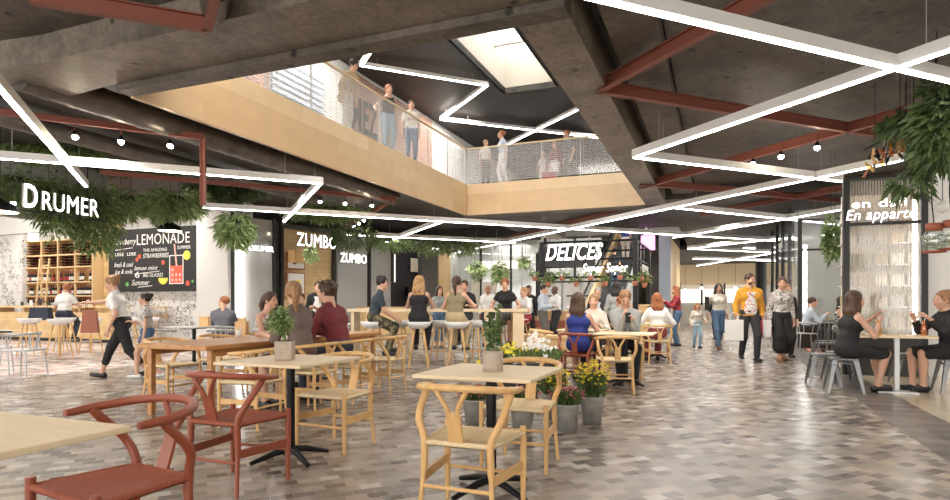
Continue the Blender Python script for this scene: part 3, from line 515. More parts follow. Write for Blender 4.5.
o=MB().box((0,0,0),(.55,.05,.6)).build('screen','pink_screen',loc=W(-2.6,25.3,3.65),rz=ROT); tag(o,'glowing pink screen above the escalator','screen')
# far corridor end
struct('wall_back',MB().ab(-12,14,46,46.3,2.55,4),'oak_pale'); struct('wall_back',MB().ab(-12,14,47.5,47.8,0,2.6),'grey_plaster')
o=MB().box((0,0,0),(7.5,.1,1.0)).build('shop_vitrine','vitrine_light',loc=W(-.6,46.8,1.75),rz=ROT); tag(o,'warmly lit shop window at the far end of the corridor','shop window')
for k in range(6): tag(MB().box((0,0,1.3),(.14,.14,2.6)).build('pillar','dark_frame',loc=W(-4+k*1.5,45.9,0),rz=ROT),'slim dark pillar of the far shopfront','pillar','far shopfront pillars')
for k in range(5):
    o=thing('pendant_lamp','small warm pendant bulb hanging before the far shop window','lamp',W(-3.2+k*1.1,45.4,2.3-.15*(k%2)),0,'far shop pendant bulbs'); MB().ball((0,0,0),.09,10,8).build('bulb','lamp_warm',o); MB().tube([(0,0,.08),(0,0,1.68)],.01,5).build('cord','black_metal',o)
o=MB().box((0,0,.55),(3.2,.9,1.1)).build('kiosk_counter','warm_white',loc=W(-.9,38,0),rz=ROT); tag(o,'pale service counter deep in the corridor','counter')
X,Y,a=HB(761,38); c=thing('column','round black column at the end of the corridor','column',(X,Y,0)); MB().tube([(0,0,0),(0,0,4)],.3,20).build('shaft','black_metal',c); MB().lathe([(.31,.02),(.36,.02),(.36,.2),(.31,.22)],n=20).build('collar','dark_frame',c)
for x,y in ((749,249),(671,263),(750,257)):
    p=PZ(x,y,3.95); o=thing('downlight','round flat ceiling downlight over the corridor','light',p,0,'corridor downlights'); MB().lathe([(0,0),(.28,0),(.28,.05),(0,.05)],n=20).build('diffuser','led',o)
# ---------------------------------------------------------------- canopy kiosk "DELICES"
ka0,kb0=-4.9,17.6; ka1,kb1=-2.15,21.0
kz0,kz1=1.95,3.0
ks=thing('canopy_frame','black steel canopy frame with posts and hanging flower pots over the counter','canopy',W(ka0,kb0,0),ROT); KW,KD=ka1-ka0,kb1-kb0
XL=-1.1
def bar(mb,p,q,t=.05): 
    p=Vector(p);q=Vector(q); mb.tube([p,q],t*.7,4)
for (x,y) in ((KW,0),(KW,KD),(XL,KD),(0,0.0)): MB().box((x,y,(kz1 if x!=0 else kz1)/2+(0 if x!=0 else 1.0)),(.14,.14,kz1 if x!=0 else 1.05)).build('post','black_metal',ks)
for z in (kz0,(kz0+kz1)/2,kz1):
    for p,q in (((0,0),(KW,0)),((KW,0),(KW,KD)),((0,0),(XL,KD)),((XL,KD),(KW,KD))): mb=MB(); bar(mb,(*p,z),(*q,z),.06); mb.build('rail','black_metal',ks)
for k in range(5):
    y=KD*k/4; mb=MB(); bar(mb,(KW,y,kz0),(KW,y,kz1)); mb.build('bar','black_metal',ks); mb=MB(); bar(mb,(XL*k/4,y,kz0),(XL*k/4,y,kz1)); mb.build('bar','black_metal',ks)
MB().box((.75,-.02,(kz0+kz1)/2+.1),(1.7,.03,.6)).build('sign_panel','dark_frame',ks)
sg=thing('shop_sign','large glowing slanted white letters on the black canopy','sign',W(ka0+.15,kb0-.12,2.45),ROT); text('DELICES',.48,'sign_glow',(0,0,0),0,parent=sg,depth=.06,width=1.7,shear=.3,bold=.012)
sg=thing('shop_sign','smaller glowing script sign below right of the slanted letters','sign',W(ka0+1.25,kb0-.1,2.0),ROT); text('Super Super',.34,'sign_glow',(0,0,0),0,parent=sg,depth=.04,width=1.3,shear=.3)
sg=thing('shop_sign','small white lettering on the canopy side','sign',W(ka1+.1,kb0+.8,2.1),PI/2-TH); text('BURGERS',.25,'ceramic',(0,0,0),0,parent=sg,depth=.03,width=1.6)
# stall counter (light wood) below
o=thing('stall_counter','light wood market counter below the black canopy','counter',W(ka0-.9,17.9,0),ROT)
MB().box((1.9,.4,.45),(3.9,.7,.9)).build('body','counter_wood',o); MB().box((1.9,.35,.93),(4.0,.9,.05)).build('countertop','counter_wood',o); MB().box((1.9,-.0,.55),(3.4,.06,.22)).build('display_tray','bag_rust',o)
o=thing('stall_counter','light wood counter in front of the escalator foot','counter',W(-3.9,19.2,0),ROT); MB().box((.9,.4,.55),(2.0,.6,1.1)).build('body','counter_wood',o); MB().box((.9,.4,1.12),(2.1,.7,.05)).build('countertop','counter_wood',o)
x,y,_=PZ(575,345,0)
bn=thing('low_bench','long low wedge-ended light wood bench by the stall counter','bench',(1.9,13.6,0),R(-35)); MB().box((0,0,.42),(2.4,.6,.06)).build('seat','counter_wood',bn); MB().add([(-1.1,-.25,.4),(1.1,-.25,.4),(.6,-.25,0),(-.6,-.25,0),(-1.1,.25,.4),(1.1,.25,.4),(.6,.25,0),(-.6,.25,0)],[(0,1,2,3),(4,7,6,5),(0,3,7,4),(1,5,6,2),(3,2,6,7)]).build('base','counter_wood',bn)
# ---------------------------------------------------------------- right facade
def partition(b,a0,a1,lab,zt,s=1,mat_='reeded_glass'):
    o=thing('glass_partition',lab,'partition',W(a0,b,0),ROT); L=a1-a0
    MB().box((L/2,0,zt/2+.3),(L-.1,.02,zt-.75)).build('glass',mat_,o); MB().box((L/2,0,.33),(L,.12,.66)).build('plinth','dark_frame',o)
    for x in (0.03,L-.03): MB().box((x,0,zt/2),(.09,.12,zt)).build('frame_post','dark_frame',o)
    for z in (zt-.03,zt*.76): MB().box((L/2,0,z),(L,.07,.05)).build('frame_rail','dark_frame',o)
    return o
pa1=HB(926,11.5)[2]
partition(11.5,1.95,pa1,'large reeded glass partition behind the two seated women on the right',3.25)
X,Y,a=HB(846,11.35); sg=thing('shop_sign','two-line glowing white sign on the reeded partition','sign',(X,Y,ZZ(224,Y)),ROT); text('En apparté',.22,'sign_glow',(0,0,0),0,parent=sg,depth=.02,width=.95,shear=.25,bold=-.004); text('en dali',.13,'sign_glow',(.08,0,.25),0,parent=sg,depth=.02,width=.75,bold=0)
X,Y,a=HB(915,11.7); tag(MB().box((0,0,1.75),(.06,.04,2.2)).build('tube_light','led',loc=(X,Y,0),rz=ROT),'vertical white light tube behind the reeded partition','light')
struct('wall_back',MB().ab(2.1,4.55,12.55,12.65,0,3.1),'warm_white')
rd=thing('display_rack','tall rack of clear boxes behind the reeded partition','rack',W(2.0,12.2,0),ROT)
for r_ in range(6):
    MB().box((.6,0,.75+r_*.36),(1.2,.3,.02)).build('shelf_board','pale_metal',rd)
    for c_ in range(5): MB().box((.12+.24*c_,0,.85+r_*.36),(.18,.2,.18)).build('box',['warm_white','rock_pot','cloth_cream','cloth_khaki','grey_plaster'][(r_*3+c_*2)%5],rd)
partition(17.9,2.0,4.6,'farther clear glass partition behind the pair in white and zigzag clothes',3.4,mat_='clear_glass')
tag(MB().box((0,0,1.75),(.08,.04,2.0)).build('tube_light','led',loc=(*HB(805,18.3)[:2],0),rz=ROT),'vertical white light tube behind the farther partition','light')
struct('wall_right',MB().ab(4.6,4.8,12.6,30,0,4.3),'white_plaster'); struct('wall_back',MB().ab(2.2,4.6,20.5,20.6,0,4),'grey_plaster')
struct('wall_back',MB().ab(pa1+.05,9,11.6,11.8,0,4.3),'white_plaster'); struct('wall_right',MB().ab(9,9.2,-8,11.6,0,4.3),'white_plaster')
for b in (20,22,24,26): tag(MB().ab(1.96,2.06,b,b+.12,0,4).build('mullion','dark_frame'),'dark corridor mullion of the far right shopfront','mullion','right corridor mullions')
struct('window_4',MB().ab(2.0,2.02,18.1,26,.1,3.9),'clear_glass')
sg=thing('shop_sign','glowing white abstract sign inside the far right shop','sign',W(2.5,17.7,2.9),ROT); text('SO',.35,'sign_glow',(0,0,0),0,parent=sg,depth=.02,width=.5,shear=.3); text('fresh',.25,'sign_glow',(.1,0,-.5),0,parent=sg,depth=.02,width=.6,shear=.3)
sg=thing('shop_sign','second small glowing sign on the far right corridor shop','sign',W(1.9,21,2.9),PI/2-TH); sg.rotation_euler[2]=-PI/2-TH+PI; text('Vins',.35,'sign_glow',(0,0,0),0,parent=sg,depth=.02,width=1.2,shear=.3)
tag(MB().ab(2.1,4.0,15.6,17.7,.001,.012).build('rug','clay'),'terracotta floor mat under the farther right chairs','rug')
# ================================================================ FURNITURE
def curve(pts,n=6):
    pts=[Vector(p) for p in pts]; out=[]; e=[pts[0]*2-pts[1]]+pts+[pts[-1]*2-pts[-2]]
    for i in range(1,len(e)-2):
        for k in range(n):
            t=k/n; a,b,c,d=e[i-1:i+3]; out.append(.5*((2*b)+(c-a)*t+(2*a-5*b+4*c-d)*t*t+(-a+3*b-3*c+d)*t**3))
    return out+[pts[-1]]
def wishbone(label,wd,seatm,group=None):
    o=thing('wishbone_chair',label,'chair',(0,0,0),0,group)
    zs=.43; fx,fy,rx,ry=.235,.2,.19,-.2
    for s in (-1,1):
        MB().tube([(s*fx,fy,0),(s*fx,fy,.25),(s*fx,fy,.47)],[.013,.019,.019],10).build('front_leg',wd,o)
        MB().tube(curve([(s*(rx+.02),ry-.03,0),(s*rx,ry,.3),(s*rx,ry,.45),(s*(rx+.045),ry+.03,.56),(s*(rx+.06),ry+.16,.70)]),[.013]*6+[.02]*18+[.015],10).build('rear_leg',wd,o)
        MB().box((s*(fx+rx)/2,0,.25),(.016,.4,.05),rz=s*math.atan2(fx-rx,.4)*-1).build('side_stretcher',wd,o)
    pr=[]
    for i in range(25):
        a=PI*i/24; x=math.cos(a); y=math.sin(a); pr.append((.275*x*(1 if abs(x)>.3 else 1),.035-.325*y**.75 if y>0 else .035,.70+.035*y))
    pr[0]=(.266,.06,.698); pr[-1]=(-.266,.06,.698)
    MB().tube(pr,[.016]+[.0195]*23+[.016],10).build('top_rail',wd,o)
    mb=MB(); mb.box((0,-.226,.515),(.078,.014,.18),rx=R(16.5)); 
    for s in (-1,1): mb.tube(curve([(s*.022,-.245,.585),(s*.03,-.255,.62),(s*.055,-.268,.67),(s*.095,-.276,.735)]),.0145,6)
    mb.build('splat',wd,o)
    mb=MB(); nn=8; top=[]; 
    for i in range(nn+1):
        for j in range(nn+1):
            u=i/nn*2-1; v=j/nn*2-1; w_=(fx*(1+v)+rx*(1-v))/2; top.append((u*w_,v*.2,zs+.012-.022*(1-u*u)*(1-v*v)-.006*(abs(abs(u)-abs(v))<.05)))
    f=[(i*(nn+1)+j,(i+1)*(nn+1)+j,(i+1)*(nn+1)+j+1,i*(nn+1)+j+1) for i in range(nn) for j in range(nn)]
    mb.add(top,f,True); mb.add([(x,y,z-.03) for x,y,z in top],[q[::-1] for q in f],True); mb.build('seat',seatm,o)
    for p,q,n_ in (((-fx,fy,zs),(fx,fy,zs),'seat_rail'),((-rx,ry,zs),(rx,ry,zs),'seat_rail'),((-fx,fy,zs),(-rx,ry,zs),'seat_rail'),((fx,fy,zs),(rx,ry,zs),'seat_rail')): MB().tube([p,q],.015,8).build(n_,wd if 0 else seatm,o)
    MB().tube([(-rx-.01,ry-.01,.2),(rx+.01,ry-.01,.2)],.011,8).build('stretcher',wd,o); MB().tube([(-fx,fy,.2),(fx,fy,.2)],.011,8).build('stretcher',wd,o)
    return o
oakc=wishbone('','oak','cord'); redc=wishbone('','terracotta','terracotta_cord'); used=set()
UD=90-21.95    # direction u in degrees
def put(proto,x,y,deg,label,group=None):
    if id(proto) not in used: used.add(id(proto)); proto.location=(x,y,0); proto.rotation_euler[2]=R(deg-90); tag(proto,label,None,group); return proto
    return copy_tree(proto,None,(x,y,0),R(deg-90),label,group)
put(redc,-1.47,2.45,240,'terracotta-painted wishbone chair nearest the camera at bottom left')
put(redc,-1.53,3.87,UD,'terracotta wishbone chair seen from behind at the pot plant table, left foreground')
put(oakc,-.02,3.3,UD,'oak wishbone chair seen from behind in front of the centre table')
put(oakc,.34,4.35,UD+180,'oak wishbone chair behind the centre table, right of its potted plant')
put(oakc,-1.13,4.9,UD+176,'oak wishbone chair with woven seat behind the left pot plant table')
for b,l in ((4.55,'oak wishbone chair nearest the camera on the right side of the long teak table'),(5.4,'oak wishbone chair under the woman with the ginger braid'),(6.1,'oak wishbone chair under the man in the burgundy shirt'),(6.95,'empty oak wishbone chair at the far right end of the long teak table')): x,y,_=W(-4.12,b); put(oakc,x,y,180-21.95,l)
for a,b,l in ((-6.1,5.35,'empty oak wishbone chair left of the long teak table, nearer one'),(-6.1,6.15,'empty oak wishbone chair left of the teak table beside the floral dress woman')): x,y,_=W(a,b); put(oakc,x,y,-21.95,l)
put(oakc,1.87,7.95,UD+14,'oak wishbone chair with its back to us before the man holding a phone')
put(redc,1.5,8.75,UD,'terracotta wishbone chair under the woman in the blue dress')
put(oakc,3.62,11.9,84,'oak wishbone chair under the long-haired redhead in white')
put(oakc,2.75,12.8,UD,'oak wishbone chair half hidden behind the man with the phone')
put(oakc,1.2,9.9,0,'oak wishbone chair beside the blue dress woman table')
# pedestal tables
def ptable(x,y,s,deg,label,m='table_ash',th=.022,h=.75,base='black_metal',s2=None):
    o=thing('pedestal_table',label,'table',(x,y,0),R(deg)); s2=s2 or s
    MB().box((0,0,h-th/2),(s,s2,th)).build('tabletop',m,o,bevel=.004); MB().tube([(0,0,.06),(0,0,h-th)],.032,14).build('column',base,o)
    mb=MB(); 
    for k in range(4):
        a=PI/4+PI/2*k+.3; c,s_=math.cos(a),math.sin(a); mb=MB(); mb.tube([(0,0,.085),(c*.12,s_*.12,.07),(c*.30,s_*.30,.022)],[.026,.024,.016],8); mb.build('foot',base,o)
    MB().box((0,0,h-th-.012),(.3,.3,.02)).build('mounting_plate',base,o); return o
VD=-21.95
ptable(.10,3.70,.72,VD,'square ash table in the centre foreground carrying a potted plant')
ptable(-1.37,4.46,.75,VD,'square ash table left of centre carrying a square-potted plant')
ptable(-1.63,1.83,.72,VD,'square ash table cropped at the bottom left corner')
ptable(2.15,8.55,.8,VD,'square ash table before the man holding a phone')
ptable(1.75,9.75,.7,VD,'square table between the blue dress woman and the woman in white')
ptable(3.85,12.75,.8,VD,'square ash table in front of the long-haired redhead')
ptable(-7.55,8.9,.8,VD,'dark round-edged cafe table cropped at the left edge','black_metal')
ptable(-5.15,11.0,.75,VD,'pale table before the man in the grey suit','pale_metal')
# right hand table with single square post
o=thing('cafe_table','pale ash table on a light post between the two women in black','table',(5.55,7.95,0),R(VD)); MB().box((-.02,0,.735),(.86,.6,.03)).build('tabletop','table_ash',o,bevel=.004); MB().box((0.03,0,.37),(.055,.055,.72)).build('post','pale_metal',o); MB().box((0,0,.012),(.45,.45,.02)).build('base_plate','pale_metal',o)
o=thing('cafe_table','small pale table of the pair in white and zigzag clothes','table',W(3.3,16.4),R(VD)); MB().box((0,0,.735),(.7,.7,.03)).build('tabletop','table_ash',o); MB().box((0,0,.37),(.05,.05,.72)).build('post','pale_metal',o); MB().box((0,0,.022),(.4,.4,.02)).build('base_plate','pale_metal',o)
# long teak table
lt=thing('long_table','long teak communal table running away left of centre','table',W(-5.1,6.1),R(VD))
MB().box((0,0,.725),(.95,3.3,.05)).build('tabletop','teak',lt,bevel=.008); 
for sx in (-1,1): MB().box((sx*.40,0,.665),(.03,3.0,.07)).build('apron','teak',lt)
for sx in (-1,1):
    for sy in (-1,0,1): MB().box((sx*.41,sy*1.52,.35),(  .055,.055,.70)).build('leg','teak',lt)
# high bar table
ht=thing('high_table','high pale wood communal bar table with slab end panels','table',(-.75,12.3,0),0)
MB().box((0,0,1.03),(3.6,.7,.06)).build('tabletop','table_ash',ht,bevel=.006)
for x in (-1.7,.98,1.62): MB().box((x,0,.5),([.06,.08,.22][(x>0)+(x>1.2)],.62,1.0)).build('end_panel','table_ash',ht)
MB().box((0,0,.2),(3.4,.05,.07)).build('foot_rail','table_ash',ht)
# white shell bar stool
def barstool():
    o=thing('bar_stool','','stool')
    mb=MB(); pr=[(0,-.03),(.13,-.03),(.20,.02),(.235,.09),(.225,.097),(.18,.06),(.0,.04)]
    mb.lathe(pr,(0,0,.74),20); mb.build('seat_shell','white_shell',o)
    for k in range(4):
        a=PI/4+PI/2*k; c,s=math.cos(a),math.sin(a); MB().tube([(c*.11,s*.11,.745),(c*.25,s*.25,0)],[.019,.013],8).build('leg','oak',o)
    MB().tube([(.19*math.cos(2*PI*k/16),.19*math.sin(2*PI*k/16),.3) for k in range(17)],.007,6,cap=False).build('foot_ring','pale_metal',o); return o
bs=barstool()
for x,y,l in ((-1.87,11.0,'white bar stool under the man in the dark tee'),(-1.48,11.65,'white bar stool between the dark tee man and the blond woman'),(-1.03,11.0,'white bar stool under the blond woman in the black top'),(-.66,11.65,'white bar stool right behind the blond woman'),(-.33,11.0,'white bar stool under the woman in the olive top'),(.02,11.65,'white bar stool right of the woman in the olive top'),
  (-.28,13.2,'white bar stool on the far side under the man facing us'),(.62,13.0,'white bar stool under the woman in black leaning on the high table'),(1.0,13.2,'white bar stool under the boy in white'),
  (-9.95,13.4,'white bar stool at the far left before the bar'),(-9.0,13.0,'white bar stool nearest in the left bar row'),(-8.9,13.9,'white bar stool behind the nearest one at the left bar'),(-9.9,14.5,'white bar stool under the customer in the white shirt'),(-8.05,14.0,'white bar stool left of the walking mother'),(-8.0,14.75,'white bar stool behind the walking mother')): put(bs,x,y,90+random.uniform(-30,30),l)
# grey/pale bow-back cafe armchair
def cafechair():
    o=thing('cafe_armchair','','chair'); m='pale_metal'
    for sx in (-1,1):
        for sy in (-1,1): MB().tube([(sx*.2,sy*.18,.45),(sx*.235,sy*.22,0)],[.014,.011],8).build('leg','oak' if 0 else m,o)
    MB().box((0,0,.45),(.44,.42,.03)).build('seat',m,o,bevel=.01)
    pr=[(.26*math.cos(PI*i/16),.17-.40*math.sin(PI*i/16),.68+.03*math.sin(PI*i/16)) for i in range(17)]; MB().tube(pr,.016,8,flat=1.6).build('arm_rail',m,o)
    for i in (1,4,6,8,10,12,15): p=pr[i]; MB().tube([p,(p[0]*.75,p[1]*.8,.46)],.009,6).build('spindle',m,o)
    return o
cc=cafechair()
for x,y,d,l in ((-7.0,9.3,180,'pale grey armchair right of the cropped left table'),(-7.9,9.85,-60,'pale grey armchair at the far left edge behind the cropped table'),(-5.0,11.9,100,'pale grey armchair under the man in the grey suit'),(-4.5,10.6,90,'pale grey armchair with its back to us below the grey suit man'),(-5.6,10.55,80,'pale grey armchair behind the girl in denim shorts'),(-4.0,11.4,190,'pale grey armchair right of the grey suit man'),(-3.5,12.2,200,'pale grey armchair behind the woman in the floral dress'),(-4.6,13.3,90,'pale grey armchair farthest back near the white pillar'),(-3.0,13.3,250,'pale grey armchair before the frosted shopfront')): put(cc,x,y,d,l)
tag(MB().box((0,0,.09),(.14,.12,.18)).box((0,0,.2),(.1,.02,.06)).build('napkin_holder','oak',loc=(-3.05,7.85,.751)),'small wooden napkin holder on the long teak table','holder')
tag(MB().box((0,0,.09),(.16,.12,.18)).build('menu_box','oak',loc=(-4.95,11.0,.751)),'small wooden cutlery box on the pale table','box')
# metal stools (right)
def tolix():
    o=thing('metal_stool','','stool'); m='grey_metal'
    MB().box((0,0,.435),(.31,.31,.03),taper=.95).build('seat',m,o,bevel=.012)
    for sx in (-1,1):
        for sy in (-1,1): MB().add([(sx*.145,sy*.145,.43),(sx*.145,sy*.085,.43),(sx*.21,sy*.185,0),(sx*.21,sy*.21,0),(sx*.185,sy*.21,0),(sx*.085,sy*.145,.43)],[(0,1,2,3),(0,3,4,5)]).build('leg',m,o).modifiers.new('s','SOLIDIFY').thickness=.006
    for sx in (-1,1): MB().tube([(sx*.15,-.15,.36),(sx*.16,0,.39),(sx*.15,.15,.36)],.008,6).build('brace',m,o); MB().tube([(-.15,sx*.15,.36),(0,sx*.16,.39),(.15,sx*.15,.36)],.008,6).build('brace',m,o)
    return o
ts=tolix()
for x,y,l in ((4.88,7.95,'grey metal stool under the woman in the sleeveless black dress'),(5.0,8.62,'grey metal stool just behind the sleeveless dress woman'),(6.28,7.85,'grey metal stool under the woman in the black jacket'),(6.25,8.65,'grey metal stool on the far side of the right hand table'),(5.45,9.0,'grey metal stool between the two women in black behind their table')): put(ts,x,y,90-22,l)
def tolixchair():
    o=thing('metal_chair','','chair'); m='grey_metal'
    MB().box((0,0,.44),(.36,.36,.03)).build('seat',m,o,bevel=.01)
    for sx in (-1,1):
        for sy in (-1,1): MB().tube([(sx*.16,sy*.16,.43),(sx*.21,sy*.21,0)],[.02,.014],6).build('leg',m,o)
    MB().tube(curve([(-.17,-.17,.44),(-.185,-.21,.65),(-.13,-.23,.82),(0,-.235,.86),(.13,-.23,.82),(.185,-.21,.65),(.17,-.17,.44)]),.012,8,cap=False).build('back_frame',m,o)
    for k in range(5): MB().tube([((k-2)*.06,-.17,.45),((k-2)*.075,-.228,.83)],.007,6).build('back_rod',m,o)
    return o
tc_=tolixchair()
for x,y,d,l in ((6.4,10.95,75,'grey metal chair left of the reeded partition frame'),(6.85,11.6,95,'grey metal chair behind it by the partition frame')): put(tc_,x,y,d,l)
x,y,_=W(3.6,15.4)
put(cc,8.05,14.6,-10,'pale armchair under the man in the light blue shirt'); put(oakc,8.95,14.2,170,'wooden chair under the woman in zigzag print')
# ================================================================ PLANTS
def leafcloud(n,gen,size,seed,wid=.28):
    rnd=random.Random(seed); mb=MB()
    for i in range(n):
        c,d=gen(rnd); d=Vector(d); d=d.normalized() if d.length>1e-5 else Vector((0,0,1)); L=size*rnd.uniform(.6,1.3); s=d.cross(Vector((rnd.uniform(-1,1),rnd.uniform(-1,1),rnd.uniform(-1,1))))
        s=s.normalized() if s.length>1e-4 else Vector((1,0,0)); c=Vector(c); dr=Vector((0,0,-.25*L)); w_=L*wid
        mb.add([c,c+d*L*.45+s*w_,c+d*L+dr,c+d*L*.45-s*w_],[(0,1,2,3)])
    return mb
def hanging(x,y,z,rx,ry,rz,n,label,m='leaf_mid',size=.16,group=None,rot=0,seed=1,wid=.13):
    o=thing('hanging_plant',label,'plant',(x,y,z),rot,group)
    def g(r):
        while True:
            p=Vector((r.uniform(-1,1),r.uniform(-1,1),r.uniform(-1,1)))
            if p.length<1: break
        p=p.normalized()*p.length**.5; k=r.uniform(.8,1.15)+.2*math.sin(p.x*7+seed)+.15*math.sin(p.y*9)
        return (p.x*rx*k,p.y*ry*k,p.z*rz*k),(p.x*1.2+r.uniform(-.6,.6),p.y*1.2+r.uniform(-.6,.6),p.z*.4-.35+r.uniform(-.5,.5))
    leafcloud(n,g,size,seed,wid).build('foliage',m,o)
    mb=MB(); rnd=random.Random(seed)
    for k in range(14): a=rnd.uniform(0,6.3); q=rnd.uniform(.3,.9); mb.tube([(0,0,rz*.6),(math.cos(a)*rx*q*.6,math.sin(a)*ry*q*.6,0),(math.cos(a)*rx*q,math.sin(a)*ry*q,-rz*q)],.008,4)
    mb.build('stems','stem',o)
    MB().box((0,0,rz*.5),(rx*1.0,max(.12,ry*.5),.10)).build('planter_tray','dark_frame',o)
    zt=(3.95 if y>19.5 else (4.35 if z+rz<4.2 else 4.39))-z
    if zt>rz*.5+.05:
        for s_ in (-1,1): MB().tube([(s_*rx*.35,0,rz*.5),(s_*rx*.35,0,zt)],.006,4).build('wire','black_metal',o)
    return o
def hpx(px,py,Y,rx,rz,n,label,**k):
    X=(px-475)/600*Y; return hanging(X,Y,ZZ(py,Y),rx/600*Y,k.pop('ry',.35),rz/600*Y,n,label,**k)
for b,z_,rz_,n_,l in ((8.0,3.55,.35,700,'drooping fern clump above the first glowing capital letters'),(8.75,3.3,.6,1300,'drooping fern clump behind the middle glowing letters'),(9.6,3.15,.75,1700,'largest drooping fern clump at the right end of the glowing letters')):
    x,y,_=W(-13.35,b); hanging(x,y,z_,.55,.3,rz_,n_,l,m='leaf_mid',size=.17,rot=PI/2-TH,seed=int(b*9))
hpx(126,205,14.6,14,14,700,'drooping fern tuft between the glowing letters and the blackboard ferns',seed=2,size=.17,m='leaf_pale')
hpx(168,205,15.0,32,14,2300,'drooping fern mass above the blackboard',seed=3,size=.18,m='leaf_pale')
hpx(50,146,12.5,50,13,3000,'fern row behind the left light strip',seed=4,size=.16,m='leaf_mid')
hpx(150,163,14.5,60,9,3000,'long fern row above the left light strip',seed=5,size=.16,m='leaf_dark')
hpx(236,229,15.6,15,15,1300,'round hanging spider plant above the frosted glass stall',seed=6,size=.2,m='leaf_pale')
hpx(225,192,16.5,34,10,1600,'dark ivy clump over the white pillar',seed=7,size=.17,m='leaf_dark')
hpx(325,212,18.0,34,8,1500,'ivy clump over the large wood wall letters',seed=8,size=.18,m='leaf_mid')
hpx(311,254,17.6,3,8,110,'thin trailing vine on the wooden stall wall',seed=9,size=.18,m='leaf_pale')
hpx(352,236,20,22,11,700,'ivy clump over the grey glass panel',seed=10,size=.2,m='leaf_dark')
hpx(395,243,22,20,6,500,'ivy row above the dark shop',seed=11,size=.2)
hpx(450,246,24,34,7,1000,'pale trailing greenery above the centre shopfronts',seed=12,size=.22,m='leaf_pale')
hpx(500,272,21,5,9,300,'hanging tree-like plant in the white back shopfront',seed=13,size=.22,m='leaf_pale')
hpx(477,270,22,6,8,260,'small hanging plant left in the white back shopfront',seed=14,size=.2,m='leaf_pale')
hpx(548,277,19,4,6,150,'small hanging plant under the canopy left side',seed=15,size=.2,m='leaf_mid')
hpx(524,262,22,4,5,140,'hanging plant beside the canopy left corner',seed=24,size=.2,m='leaf_pale')
hpx(833,238,12.2,6,20,800,'leafy vine hanging left of the reeded partition',seed=16,size=.13,m='leaf_mid',ry=.18)
def broad(px,py,Y,rx,rz,n,l,s): hpx(px,py,Y,rx,rz,n,l,seed=s,size=.17,m='leaf_dark',wid=.17,ry=.3)
broad(946,125,6.9,26,42,1300,'large broad-leaved hanging plant at the upper right edge',17)
broad(910,180,7.4,10,14,110,'small trailing leafy sprig left of the white right wall',18)
broad(905,122,7.6,14,8,200,'dark leafy plant behind the hanging glass ornament',19)
# glass ornament
o=thing('glass_chandelier','cluster of small amber and smoked glass drops hanging at upper right','chandelier',PZ(890,150,3.2))
rnd=random.Random(3)
for k in range(42):
    t=rnd.random(); x=-.35+.62*t+rnd.uniform(-.05,.05); z=-.28+.42*t+rnd.uniform(-.16,.1); m_=['duct','wine','oak','drink_glass','beer_glass'][k%5]
    MB().tube([(x,rnd.uniform(-.1,.1),z),(x,0,z+.1)],[.022,.012],6).build('glass_drop',m_,o)
MB().tube([(-.35,0,.0),(.3,0,.32)],.012,6).build('rod','black_metal',o)
for x in (-.2,.2): MB().tube([(x,0,.1),(x,0,.9)],.005,4).build('wire','black_metal',o)
# jar pendants right
def jarp(px,py,Y,l):
    X=(px-475)/600*Y; z=ZZ(py,Y); o=thing('hanging_terrarium',l,'hanging planter',(X,Y,z))
    MB().lathe([(.0,0),(.09,0),(.12,.02),(.12,.19),(.08,.25)],n=18).build('glass_jar','jar_glass',o); MB().lathe([(0,.25),(.09,.25),(.09,.34),(0,.34)],n=16).build('lid','bag_rust',o); MB().lathe([(0,-.03),(.13,-.02),(.13,.0),(0,.0)],n=16).build('saucer','bag_rust',o)
    MB().tube(curve([(0,0,.34),(-.03,0,.7),(0,0,1.2),(.02,0,4.3-z)]),.008,6).build('cord','black_metal',o)
    def g(r): return (r.uniform(-.08,.08),r.uniform(-.08,.08),r.uniform(.03,.16)),(r.uniform(-1,1),r.uniform(-1,1),r.uniform(-.2,1))
    leafcloud(70,g,.07,5,.3).build('foliage','leaf_pale',o)
jarp(934,251,7.4,'glass jar terrarium with copper lid hanging at right, left one'); jarp(952,248,7.3,'glass jar terrarium cropped by the right edge')
o=thing('wall_bulb','round white globe lamp on the right white wall','lamp',(6.7,8.6,ZZ(207,8.6))); MB().ball((0,0,0),.09,16,10).build('globe','ceramic',o); MB().tube([(0,0,.09),(0,0,2.0)],.006,6).build('cord','black_metal',o)
# potted table plants
def pot_round(x,y,z,l):
    o=thing('potted_plant',l,'plant',(x,y,z)); MB().lathe([(0,.008),(.058,.008),(.062,.02),(.062,.125),(.052,.125),(.052,.108)],n=24).build('pot','rock_pot',o); _pp=[c for c in o.children if c.name.startswith('pot')][0]; MB().lathe([(0,0),(.064,0),(.064,.014),(.058,.014)],n=24).build('saucer','rock_pot',o); MB().disc((0,0,.108),.052).build('soil','soil',_pp)
    mb=MB(); rnd=random.Random(4); tops=[]
    for k in range(7): a=k*.9; t=(math.cos(a)*.045,math.sin(a)*.045,.28+.14*rnd.random()); mb.tube([(math.cos(a)*.015,math.sin(a)*.015,.1),t],.003,5); tops.append(t)
    mb.build('stems','stem',o)
    def g(r): t=tops[r.randrange(7)]; u=r.random()**.6; return (t[0]*(.3+.7*u),t[1]*(.3+.7*u),.1+(t[2]-.1)*u),(r.uniform(-1,1),r.uniform(-1,1),r.uniform(-.1,.8))
    leafcloud(230,g,.035,4,.42).build('foliage','leaf_dark',o)
pot_round(.11,3.68,.75,'leafy eucalyptus plant in a round tan pot on the centre table')
o=thing('potted_plant','bushy green plant in a square grey-brown pot on the left ash table','plant',(-1.4,4.42,.75),R(5))
MB().box((0,0,.07),(.125,.125,.135)).build('pot','rock_pot',o,bevel=.006); MB().box((0,0,.138),(.105,.105,.004)).build('soil','soil',o); MB().tube([(0,0,.13),(-.01,0,.2),(0,0,.3)],.012,6).build('stems','stem',o)
